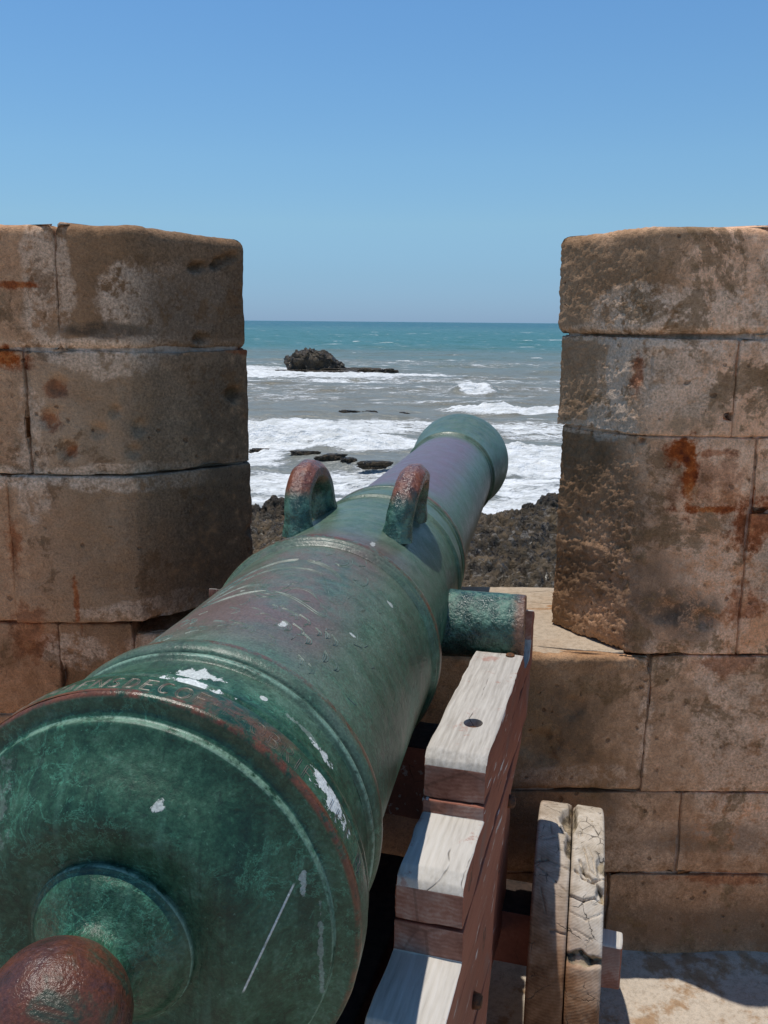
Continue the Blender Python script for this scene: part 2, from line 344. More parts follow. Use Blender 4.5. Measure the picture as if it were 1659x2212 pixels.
FY = 2.16          # wall face
TY = 2.394         # throat of the embrasure
BY = 2.76          # seaward face
c_ = 0.10          # coarse edge resolution
def left_foot(x0, xf=-0.593, xt=-0.365, fy=FY):
    # CCW seen from above: front edge runs +x, cheek runs towards the sea, rounded front corner
    cor = [(xf - 0.05, fy, .008), (xf - 0.018, fy + 0.004, .008), (xf + 0.004, fy + 0.022, .008)]
    return [(x0, fy, .008)] + cor + [(xt, TY, .02), (xt - 0.10, BY, c_), (x0, BY, c_)]
def right_foot(x1, xf=0.635, xt=0.48, fy=FY):
    return [(xt, TY, .0055), (xf - 0.012, fy + 0.020, .0055), (xf + 0.016, fy + 0.003, .007), (xf + 0.05, fy, .008), (x1, fy, c_), (x1, BY, c_), (xt + 0.12, BY, .03)]
def rect(x0, x1, y0=FY, y1=BY, r=.009): return [(x0, y0, r), (x1, y0, c_), (x1, y1, c_), (x0, y1, c_)]

# left merlon
ML = empty('merlon', (-1.6, 2.46, 0.96)); tag(ML, 'sandstone merlon left of the bronze cannon, brown with black lichen on its inner cheek', 'wall', 'merlons of the sea wall')
MR = empty('merlon', (1.6, 2.46, 0.885)); tag(MR, 'pinkish sandstone merlon right of the cannon, rust weeping from its joints', 'wall', 'merlons of the sea wall')
PW = empty('parapet_wall', (0, 2.46, 0)); tag(PW, 'low sandstone wall of big blocks under the sunlit sill behind the cannon', 'wall')
for e_ in (ML, MR, PW): pass
def unparent_fix(o, p):  # parts are built in world coordinates
    o.matrix_parent_inverse = Matrix.Translation(-Vector(p.location)); return o
def st(parent, *a, **k):
    o = stone(*a, parent=parent, **k); return unparent_fix(o, parent)
def top_l(V): return -0.014 * sm(-0.62, -0.36, V[:, 0])
st(ML, left_foot(-0.775, xt=-0.372), 1.643, 1.935, seed=1, amp=.005, zdrop=top_l, bev=.022, gap=.0,
   pits=[(-0.475, 1.855, .016, .02), (-0.46, 1.862, .010, .015), (-0.47, 1.672, .018, .022), (-0.425, 1.872, .014, .012), (-0.41, 1.883, .014, .012), (-0.395, 1.892, .012, .010), (-0.435, 1.862, .012, .012)])
st(ML, rect(-1.25, -0.775), 1.643, 1.935, seed=2, amp=.004, bev=.018, pits=[(-0.915, 1.90, .012, .015)])
st(ML, left_foot(-0.868, xt=-0.366), 1.34, 1.643, seed=3, amp=.005,
   pits=[(-0.40, 1.525, .022, .022), (-0.79, 1.56, .026, .010), (-0.815, 1.48, .028, .010), (-0.775, 1.405, .024, .010), (-0.655, 1.50, .016, .008), (-0.70, 1.45, .022, .008), (-0.60, 1.46, .02, .008), (-0.615, 1.40, .02, .009)])
st(ML, rect(-1.36, -0.868), 1.34, 1.643, seed=4)
st(ML, left_foot(-0.93, xt=-0.362, fy=FY - 0.012), 0.96, 1.34, seed=5, amp=.005, pits=[(-0.34, 1.155, .035, .03), (-0.32, 1.05, .02, .02)])
st(ML, rect(-1.42, -0.93), 0.96, 1.34, seed=6)
k = 7
for z0, z1, xs in ((1.643, 1.935, [-3.4, -2.7, -2.0, -1.25]), (1.34, 1.643, [-3.4, -2.9, -2.15, -1.36]), (0.96, 1.34, [-3.4, -2.6, -2.0, -1.42])):
    for a, b in zip(xs[:-1], xs[1:]): st(ML, rect(a, b, r=.03), z0, z1, seed=k, res=.03); k += 1
# right merlon: hard crusted, pitted cheek
def cheek_rough(V):
    w = sm(0.66, 0.60, V[:, 0])
    n = fbm(V * np.array([30, 30, 38.]), 4, 41); n2 = fbm(V * np.array([100, 100, 125.]), 3, 43)
    zz = sm(1.75, 1.05, V[:, 2]) * 0.35 + 0.55
    D_ = np.c_[V[:, 0] + V[:, 2] * 0.5, V[:, 1], V[:, 2] - V[:, 0] * 0.3]
    return w * zz * (0.0025 * np.clip(n, -0.6, 1) + 0.0055 * np.clip(0.35 - np.abs(n2) * 2.2, -0.5, 0.35) + 0.0035 * fbm(V * 150, 2, 48) + 0.016 * fbm(D_ * np.array([7, 7, 16.]), 4, 47) * sm(1.45, 1.1, V[:, 2]) * 0.7)
def top_r(V): return -0.008 * sm(0.74, 0.44, V[:, 0])
st(MR, right_foot(0.925, xf=0.625, xt=0.452), 1.690, 1.945, seed=21, res=.0055, rough=cheek_rough, zdrop=top_r, bev=.020, gap=.002)
st(MR, right_foot(0.845, xf=0.63, xt=0.462), 1.449, 1.687, seed=22, res=.0055, rough=cheek_rough, gap=.0015, pits=[(0.835, 1.50, .012, .02)])
st(MR, right_foot(0.908, xf=0.635, xt=0.476), 0.885, 1.449, seed=23, res=.0055, rough=cheek_rough, pits=[(0.632, 1.437, .009, .015), (0.82, 0.98, .03, .012), (0.72, 1.0, .04, .012)])
k = 30
for z0, z1, xs in ((1.690, 1.945, [0.925, 1.5, 2.2, 2.8, 3.4]), (1.449, 1.684, [0.845, 1.4, 2.0, 2.7, 3.4]), (1.262, 1.449, [0.908, 1.6, 2.3, 3.4]), (0.885, 1.262, [0.908, 1.5, 2.1, 2.8, 3.4])):
    for j, (a, b) in enumerate(zip(xs[:-1], xs[1:])): st(MR, rect(a, b, r=.009 if j == 0 else .03), z0, z1, seed=k, res=.009 if j == 0 else .03); k += 1
# low wall
for a, b, r in ((-3.4, -2.5, .04), (-2.5, -1.7, .04), (-1.7, -0.833, .009), (-0.833, -0.641, .009), (-0.641, -0.05, .009)):
    st(PW, rect(a, b, y0=FY + 0.006, r=r), 0.70, 0.955 if a < -0.7 or b < -0.2 else 0.93, seed=k, res=r, bev=.008); k += 1
def lip(V):
    return 0.006 * fbm(V * 45, 4, 61) * sm(0.80, 0.86, V[:, 2]) * sm(2.3, 2.17, V[:, 1])
st(PW, rect(-0.05, 0.689, y0=FY - .003, r=.006), 0.498, 0.881, seed=50, res=.007, amp=.006, bev=.014, rough=lip, pits=[(0.42, 0.62, .06, .012), (0.50, 0.74, .04, .006)])
st(PW, rect(0.689, 1.45, r=.009), 0.498, 0.885, seed=51, res=.009)
st(PW, rect(1.45, 2.4, r=.04), 0.498, 0.885, seed=52, res=.04); st(PW, rect(2.4, 3.4, r=.04), 0.498, 0.885, seed=53, res=.04)
k = 60
for z0, z1, xs in ((0.40, 0.70, [-3.4, -2.2, -1.2, -0.5, -0.05]), (0.0, 0.40, [-3.4, -2.6, -1.7, -0.9, -0.3, 0.2]), (0.252, 0.498, [-0.05, 0.30, 0.80, 1.6, 2.5, 3.4]), (-0.02, 0.252, [0.2, 0.62, 1.25, 2.0, 2.8, 3.4])):
    for a, b in zip(xs[:-1], xs[1:]):
        r = .012 if -1.3 < a < 1.3 else .04
        st(PW, rect(a, b, r=r), z0, z1, seed=k, res=r, amp=.005, gap=.002); k += 1
# sunlit sill slabs
def sillr(V): return 0.004 * fbm(V * 30, 4, 71) + 0.012 * -sm(0.06, 0.0, V[:, 1] - FY) * sm(0.84, 0.88, V[:, 2]) * (0.6 + 0.8 * fbm(V * 14, 3, 72))
st(PW, [(-0.34, FY + .010, .006), (0.632, FY + .010, .02), (0.632, 2.535, .02), (-0.34, 2.535, .02)], 0.845, 0.884, seed=90, mat=M_SILL, rough=sillr, bev=.012, gap=.0, amp=.002, chip=0.4, caps=22, name='sill_slab')
st(PW, [(-0.34, 2.535, .02), (0.72, 2.535, .02), (0.72, 2.77, .02), (-0.34, 2.77, .02)], 0.845, 0.883, seed=91, mat=M_SILL, bev=.010, gap=.0015, amp=.002, chip=0.4, caps=14, name='sill_slab')
# mortar bodies behind the stone faces
def mortar(parent, poly, z0, z1, seed):
    def opened(V):     # where the pointing has fallen out of the joints
        d = -0.022 * sm(0.30, 0.46, fbm(V * np.array([3.2, 3.2, 3.2]) + 5, 3, 88))
        for (a, b, c, e) in ((0.53, 0.84, 1.670, 1.700), (-0.80, -0.42, 1.325, 1.352), (-0.885, -0.855, 1.34, 1.56), (-0.79, -0.76, 1.72, 1.94), (-0.66, -0.30, 0.945, 0.97), (-0.655, -0.63, .84, .95), (-0.85, -0.82, .76, .88), (0.83, 0.86, 1.47, 1.62), (0.68, 0.70, 0.62, 0.74), (0.90, 0.915, 1.05, 1.16), (0.50, 1.0, 0.49, 0.505)):
            m = sm(a - .02, a + .02, V[:, 0]) * sm(b + .02, b - .02, V[:, 0]) * (V[:, 2] > c) * (V[:, 2] < e) * (V[:, 1] < 2.5)
            d = np.minimum(d, -0.024 * m)
        return d
    o = stone(poly, z0, z1, parent, mat=M_MORTAR, res=.008, amp=.004, bev=.01, gap=.0, seed=seed, chip=0, name='mortar', rough=opened, pits=[(a, b, c * 1.25, d * 1.1 + .008) for a, b, c, d in PITS]); unparent_fix(o, parent)
ins = 0.006
mortar(ML, [(-3.38, FY + ins, .012), (-0.614, FY + ins + .004, .012), (-0.384, TY, .02), (-0.48, BY - .02, c_), (-3.38, BY - .02, c_)], 0.965, 1.80, 3)
mortar(MR, [(0.486, TY, .01), (0.643, FY + ins + .006, .012), (3.38, FY + ins, .02), (3.38, BY - .02, c_), (0.61, BY - .02, c_)], 0.89, 1.80, 4)
mortar(PW, [(-3.38, FY + ins + .007, .012), (3.38, FY + ins + .007, .02), (3.38, BY - .02, c_), (-3.38, BY - .02, c_)], -0.05, 0.84, 5)

# ------------------------------------------------------------------ platform and rampart body
gx = np.concatenate([np.linspace(-9, -1.3, 30), np.linspace(-1.25, 1.6, 150), np.linspace(1.7, 9, 30)])
gy = np.concatenate([np.linspace(-10, 0.6, 40), np.linspace(0.63, 2.20, 90)])
X, Y = np.meshgrid(gx, gy); Q = np.c_[X.ravel(), Y.ravel(), np.zeros(X.size)]
Z = 0.010 * fbm(Q * 1.5, 3, 5) + 0.003 * fbm(Q * 9, 4, 6) + 0.03 * sm(2.06, 2.18, Q[:, 1]) * (0.6 + fbm(Q * 5, 3, 8))
tag(gridmesh('platform_floor', np.c_[Q[:, :2], Z].reshape(*X.shape, 3), mats=M_FLOOR), kind='structure')
bm = bmesh.new(); bmesh.ops.create_cube(bm, size=1, matrix=Matrix.Translation((0, -3.62, -4.6)) @ Matrix.Diagonal((18, 12.72, 9.1, 1)))
tag(bm_obj('rampart_mass', bm, mats=M_MORTAR), kind='structure')

# ------------------------------------------------------------------ sea
SEA = EYE - 10.0
def sea_mat():
    t = T('silty_atlantic_water'); P = t.P; x, y, z = t.sep(P)
    big = t.noise(0.012, 3, 0.5, vec=t.scale(P, 0.5, 1.6, 0.0))
    yy = t.add(y, t.mul(t.math('SUBTRACT', big, 0.5), 240))
    f = t.ss(110, 430, yy)
    col = t.mix(f, (0.195, 0.190, 0.150), (0.050, 0.165, 0.150))
    col = t.mix(t.ss(400, 2200, y), col, (0.016, 0.105, 0.120))
    near = t.ss(75, 50, y); col = t.mix(t.mul(near, 0.7), col, (0.17, 0.20, 0.205))
    brown = t.mul(t.ss(0.52, 0.68, t.noise(0.16, 3, 0.5, vec=t.scale(P, 0.25, 1, 0))), t.math('SUBTRACT', 1.0, f))
    col = t.mix(t.mul(brown, 0.6), col, (0.16, 0.125, 0.06))
    fa = t.attr('foam')
    Ps = t.scale(P, 0.35, 1.0, 1.0)
    a = t.noise(0.55, 6, 0.68, vec=Ps, dist=1.2); b = t.noise(2.4, 5, 0.65, vec=Ps, dist=0.8)
    c = t.noise(7.0, 4, 0.6, vec=t.scale(P, 0.6, 1, 1))
    v = t.add(fa, t.mul(t.math('SUBTRACT', t.add(t.mul(a, 0.5), t.add(t.mul(b, 0.32), t.mul(c, 0.18))), 0.5), 2.6))
    fo = t.ss(0.34, 0.62, v)
    # distant whitecaps
    w1 = t.noise(0.22, 6, 0.68, vec=t.scale(P, 0.35, 1.0, 1)); w2 = t.noise(0.055, 6, 0.70, vec=t.scale(P, 0.30, 1.0, 1)); 
    caps = t.mul(t.ss(0.635, 0.67, w1), t.ss(90, 150, y)); caps2 = t.mul(t.ss(0.64, 0.67, w2), t.ss(250, 600, y))
    fo = t.math('MAXIMUM', fo, t.mul(t.math('MAXIMUM', caps, caps2), 0.9))
    fcol = t.mix(t.ss(0.35, 0.65, t.noise(1.7, 4, 0.6, vec=Ps)), (0.60, 0.61, 0.585), (0.86, 0.87, 0.86))
    col = t.mix(fo, col, fcol)
    h = t.add(t.mul(t.noise(0.9, 5, 0.6, vec=t.scale(P, 0.5, 1, 1)), 0.6), t.mul(t.noise(0.12, 5, 0.6, vec=t.scale(P, 0.5, 1, 1)), 2.5))
    h = t.add(h, t.mul(fo, t.mul(t.noise(5, 4), 0.25)))
    return t.fin(col, t.add(t.mul(fo, 0.5), 0.33), t.bump(h, 1.0, 0.8), spec=0.35)
M_SEA = sea_mat()
ys = [30.0]
while ys[-1] < 900: ys.append(ys[-1] * 1.0052)
while ys[-1] < 40000: ys.append(ys[-1] * 1.06)
ys = np.array(ys)
us = np.concatenate([-np.geomspace(6, 0.36, 26), np.linspace(-0.35, 0.40, 430), np.geomspace(0.41, 6, 26)])
U_, Y_ = np.meshgrid(us, ys); X_ = U_ * Y_
Xr, Yr = X_.ravel(), Y_.ravel(); Q = np.c_[Xr, Yr, np.zeros(Xr.size)]
warp = 5 * fbm(Q * 0.035, 3, 11); w2 = 3 * fbm(Q * 0.09, 3, 13)
att = sm(2600, 250, Yr)
zz = np.zeros(Xr.size)
for lam, amp, ang, sd in ((23, .38, 0.12, 1), (13, .22, -0.22, 2), (7.5, .12, 0.35, 3), (4.2, .07, -0.45, 4), (2.3, .03, 0.2, 5)):
    ph = (Yr * math.cos(ang) + Xr * math.sin(ang) + warp + w2) * 2 * math.pi / lam
    mod = 0.55 + 0.6 * fbm(Q * (0.6 / lam) + sd * 7, 2, 20 + sd)
    zz += amp * mod * (2 * ((1 + np.cos(ph)) / 2) ** 1.8 - 0.8)
zz += 0.10 * fbm(Q * np.array([0.5, 1.3, 1]), 4, 31)
zz *= att * sm(30, 60, Yr) + 0.25 * (1 - sm(30, 60, Yr))
foam = np.zeros(Xr.size)
def blob(cx, cy, rx, ry, s, n=0.5, seed=0, ang=0.0):
    global foam
    dx = Xr - cx; dy = Yr - cy - dx * ang
    d = np.sqrt((dx / rx) ** 2 + (dy / ry) ** 2) + n * fbm(Q * np.array([0.12, 0.3, 1]), 3, 90 + seed)
    foam = np.maximum(foam, s * sm(1.15, 0.35, d))
blob(-10, 79, 11.5, 12.5, 1.25, 0.35, 1); blob(-1, 73, 7, 6.5, 1.05, 0.3, 2); blob(-15, 70, 12, 16, 1.1, 0.4, 3)
blob(7, 68, 9, 9, 0.78, 0.5, 4); blob(14, 62, 10, 8, 0.88, 0.5, 5); blob(0, 86, 10, 5, 0.70, 0.5, 24)
blob(13.5, 102, 9.5, 5.0, 1.05, 0.4, 6); blob(22, 103, 8, 5, 0.8, 0.4, 7)
blob(13.2, 130, 4.2, 3.2, 1.0, 0.4, 8, 0.0)
blob(-24, 172, 16, 22, 0.95, 0.5, 9); blob(-10, 162, 14, 11, 0.98, 0.45, 10); blob(4, 168, 14, 9, 0.85, 0.5, 11); blob(-32, 190, 14, 9, 0.8, 0.5, 12); blob(-6, 182, 9, 10, 0.8, .4, 25); blob(-13, 172, 13, 6, 1.0, .4, 27)
blob(0, 54, 60, 9, 0.70, 0.35, 13); blob(-6, 55, 6, 6, 0.70, 0.4, 14); blob(0, 47, 60, 4.5, 0.74, 0.35, 15)
blob(16, 84, 14, 9, 0.62, 0.5, 16); blob(12, 120, 10, 4, 0.42, 0.5, 17); blob(-16, 118, 14, 8, 0.45, 0.5, 18); blob(-12, 146, 16, 5, 0.45, 0.5, 26); blob(0, 130, 60, 18, 0.40, 0.5, 19); blob(0, 215, 80, 26, 0.36, 0.5, 20); blob(-10, 150, 22, 8, 0.55, 0.5, 28); blob(6, 112, 16, 5, 0.48, 0.5, 29); blob(0, 155, 50, 10, 0.45, .5, 30)
foam *= 0.92 + 0.16 * fbm(Q * 0.2, 3, 99)
# breaking crests
def crest(cx, cy, rx, w, h, seed, curve=0.0):
    global zz
    yc = cy + 1.5 * fbm(np.c_[Xr * 0.15, Yr * 0, Yr * 0] + seed, 3, seed) + curve * (Xr - cx) ** 2
    d = Yr - yc
    prof = np.where(d > 0, np.exp(-(d / (w * 1.8)) ** 2), np.exp(-(d / w) ** 2))
    env = np.exp(-((Xr - cx) / rx) ** 4)
    zz += h * prof * env * (0.8 + 0.5 * fbm(Q * np.array([0.6, 0.6, 1]), 3, seed + 1))
crest(-8, 74, 9.5, 1.5, 1.5, 201, 0.01); crest(-2.5, 70.5, 3.0, 0.9, 1.1, 221, 0.02); crest(15, 102, 8, 1.6, 1.15, 203, 0.01); crest(13.0, 131, 3.5, 1.6, 1.3, 205, 0.03); crest(-4, 92, 9, 1.5, 0.5, 207); crest(10, 67, 7, 1.4, 0.6, 209); crest(-10, 150, 16, 3, 0.8, 211); crest(-2, 168, 10, 3, .5, 213)
zz += np.clip(foam, 0, 1) * (0.38 * fbm(Q * np.array([0.9, 1.4, 1]), 4, 51) + 0.14 * fbm(Q * 3.1, 3, 52)) * sm(400, 200, Yr)
curvature = -(Xr ** 2 + Yr ** 2) / (2 * 6371000.0) * 0.5
tag(gridmesh('sea', np.c_[Xr, Yr, SEA + zz + curvature].reshape(len(ys), len(us), 3), mats=M_SEA, attrs={'foam': foam}), kind='structure')

# ------------------------------------------------------------------ shore rock
def rock_mat(name, wet=0.35, dark=1.0):
    t = T(name); n1 = t.noise(0.5, 5, 0.65); n2 = t.noise(3.0, 6, 0.7); n3 = t.noise(14, 5, 0.65)
    col = t.ramp(t.add(t.mul(n1, 0.45), t.mul(n2, 0.55)), [(0.41, (0.012, 0.008, 0.004)), (0.50, (0.068, 0.045, 0.021)), (0.60, (0.190, 0.130, 0.070))])
    col = t.mix(t.mul(t.ss(0.55, 0.7, n3), 0.35), col, (0.09, 0.085, 0.03))
    col = t.mix(1.0, col, (dark, dark, dark), 'MULTIPLY')
    salt = t.mul(t.ss(0.56, 0.62, t.noise(1.8, 8, 0.75, vec=t.scale(t.P, 0.6, 1, 1), dist=0.6)), wet)
    col = t.mix(salt, col, (0.30, 0.26, 0.21))
    h = t.add(t.mul(n2, 1.0), t.mul(n3, 0.4))
    return t.fin(col, t.ss(0.42, 0.55, n2, 0.18, 0.8), t.bump(h, 1.0, 0.25), spec=0.5)
M_SHORE = rock_mat('wave_cut_rock', 0.75); M_REEF = rock_mat('dark_sea_rock', 0.0, 0.55)
sx = np.concatenate([np.linspace(-80, -9, 50), np.linspace(-8.9, 12, 330), np.linspace(12.2, 80, 50)])
sy = np.concatenate([np.linspace(2.6, 29, 40), np.linspace(29.1, 50.5, 330)])
X, Y = np.meshgrid(sx, sy); Q = np.c_[X.ravel(), Y.ravel(), np.zeros(X.size)]
def rid(P, s): return 1 - np.abs(fbm(P, 4, s)) * 2.2
edge = 43.2 + 1.2 * fbm(np.c_[Q[:, 0] * 0.35, Q[:, 0] * 0, Q[:, 0] * 0], 3, 401)
h = 0.60 + 0.20 * fbm(Q * 0.22, 3, 301) + 0.30 * np.clip(rid(Q * 0.75, 303), -1, 1) + 0.30 * fbm(Q * 1.9, 4, 305) + 0.30 * fbm(Q * 4.5, 3, 307)
cr2 = 1 - np.abs(fbm(Q * np.array([1.3, 1.6, 1]) + 9, 4, 315)) * 5; h -= 0.45 * np.clip(cr2, 0, 1) ** 2; pool = sm(0.1, 0.45, fbm(Q * 0.9 + 5, 3, 311)); h -= 0.25 * pool
h += 0.35 * sm(40.5, 42.5, Q[:, 1]) * sm(0.0, 0.5, fbm(Q * 0.5, 3, 313))
h = np.where(Q[:, 1] < 29, h * 0.9 + 0.5 * sm(29, 15, Q[:, 1]), h)
h -= 3.0 * sm(edge - 0.4, edge + 2.2, Q[:, 1])
tag(gridmesh('rocky_shore', np.c_[Q[:, :2], SEA + h].reshape(*X.shape, 3), mats=M_SHORE), kind='structure')

def boulder(name, loc, size, seed, flat=0.0, mat=M_REEF, sub=5, rr=0.45, shape=None, parent=None):
    bm = bmesh.new(); bmesh.ops.create_icosphere(bm, subdivisions=sub, radius=1.0)
    V = np.array([v.co for v in bm.verts]); 
    d = 1 + rr * fbm(V * 1.4 + seed * 3.1, 4, seed) + 0.16 * fbm(V * 6 + seed, 4, seed + 2)
    W = V * d[:, None]
    if flat: W[:, 2] = np.sign(W[:, 2]) * np.abs(W[:, 2]) ** (1 - flat * 0.5); W[:, 2] = np.minimum(W[:, 2], (1 - flat * 0.35) + 0.10 * fbm(V * 5, 3, seed + 4))
    W = W * np.array(size)
    W += V * (min(size) * 0.10) * fbm(W * 1.8 / max(min(size), .3), 4, seed + 6)[:, None]
    if shape is not None: W = shape(W)
    for v, w in zip(bm.verts, W): v.co = w
    o = bm_obj(name, bm, mats=mat, smooth=True); o.location = loc
    return o
def isl(W):
    # mesa-like block, highest left of the middle, broken top, undercut by waves
    k = sm(1.8, 5.5, W[:, 0]) + 0.5 * sm(-3.2, -4.8, W[:, 0]); up_ = W[:, 2] > 0
    W[:, 2] = np.where(up_, W[:, 2] * (1 - 0.50 * k), W[:, 2])
    W[:, 2] += (0.9 * fbm(W * np.array([0.55, 0.4, 0.0]) + 3, 3, 812) + 0.35 * fbm(W * np.array([2.2, 1.5, 0.0]), 2, 814)) * sm(1.5, 3.5, W[:, 2])
    W[:, 0] += 0.5 * fbm(W * np.array([0.2, 0.4, 1.1]), 3, 816); uc = sm(1.8, 0.3, W[:, 2]); W[:, 0] *= 1 - 0.12 * uc * (W[:, 0] < 0); return W
o = boulder('sea_stack', (-14.3, 180, SEA + 0.15), (6.1, 4.6, 5.2), 3, flat=0.95, sub=6, rr=0.22, shape=isl)
tag(o, 'large dark flat-topped rock islet standing in surf far out at sea', 'rock')
reefs = [((-12.5, 177.3, 0.0), (8.6, 2.4, 0.85), 'low dark ledge of wet rock skirting the foot of the islet'),
         ((-4.2, 180.5, 0.05), (4.6, 1.2, 0.75), 'thin dark reef running right from the rock islet'),
         ((0.6, 179.0, 0.1), (2.0, 0.9, 0.7), 'dark rock at the right tip of the islet reef'),
         ((-3.95, 93.6, 0.15), (1.6, 0.6, 0.55), 'widest and leftmost low reef rock between the islet and the breakers'),
         ((-1.5, 93.2, 0.1), (0.75, 0.5, 0.62), 'middle small reef rock in the line beyond the white breakers'),
         ((-0.6, 93.0, 0.0), (0.45, 0.4, 0.5), 'smallest nub of reef rock beside the middle one beyond the breakers'),
         ((2.05, 92.5, 0.1), (0.62, 0.5, 0.55), 'lone pointed rock in foam just left of the cannon muzzle'),
         ((-9.6, 67.3, 0.05), (0.7, 0.4, 0.4), 'small dark rock in foam touching the edge of the left merlon'),
         ((-5.9, 65.0, 0.15), (1.15, 0.5, 0.50), 'long dark rock at the left of the diagonal reef above the lifting handle'),
         ((-3.9, 63.4, 0.15), (0.95, 0.5, 0.55), 'dark rock second from left on the diagonal reef'),
         ((-2.5, 62.4, 0.10), (0.5, 0.4, 0.45), 'small dark rock in the middle of the diagonal reef'),
         ((-0.9, 60.7, 0.15), (1.2, 0.45, 0.42), 'flat dark rock at the right end of the diagonal reef behind the barrel')]
for i, (l, s_, lab) in enumerate(reefs):
    if l[1] < 80: s_ = (s_[0], s_[1] * .8, s_[2] * .62)
    o = boulder('reef_rock', (l[0], l[1], SEA + l[2] + (.12 if l[1] < 95 else 0)), s_, 11 + i, flat=0.3, sub=5, rr=0.9)
    tag(o, lab, 'rock', 'rocks standing in the surf')
for i, (l, s_, lab) in enumerate([((8.45, 44.4, 0.55), (0.85, 0.8, 0.95), 'dark boulder at the waterline against the right merlon'),
                                  ((7.35, 44.0, 0.6), (0.35, 0.3, 0.45), 'knee-high dark stone left of the boulder by the right merlon'),
                                  ((-5.15, 42.6, 0.65), (0.75, 0.65, 0.8), 'dark boulder at the waterline behind the left lifting handle'),
                                  ((-6.1, 42.2, 0.5), (0.55, 0.5, 0.6), 'lower dark boulder beside the left merlon edge at the waterline')]):
    o = boulder('shore_boulder', (l[0], l[1], SEA + l[2]), s_, 31 + i, mat=M_REEF, rr=0.6); tag(o, lab, 'rock', 'boulders at the edge of the shore')

# ------------------------------------------------------------------ cannon
AX0 = Vector((-0.2558, 0.83, 1.1142)); AXD = Vector((0.1924, 0.9813, 0.0042)).normalized()
yaw = math.atan2(-AXD.x, AXD.y)
CN = empty('bronze_cannon', AX0, (math.asin(AXD.z), 0, yaw))
tag(CN, 'long green bronze cannon with two lifting handles, pointing out to sea through the gap', 'cannon')

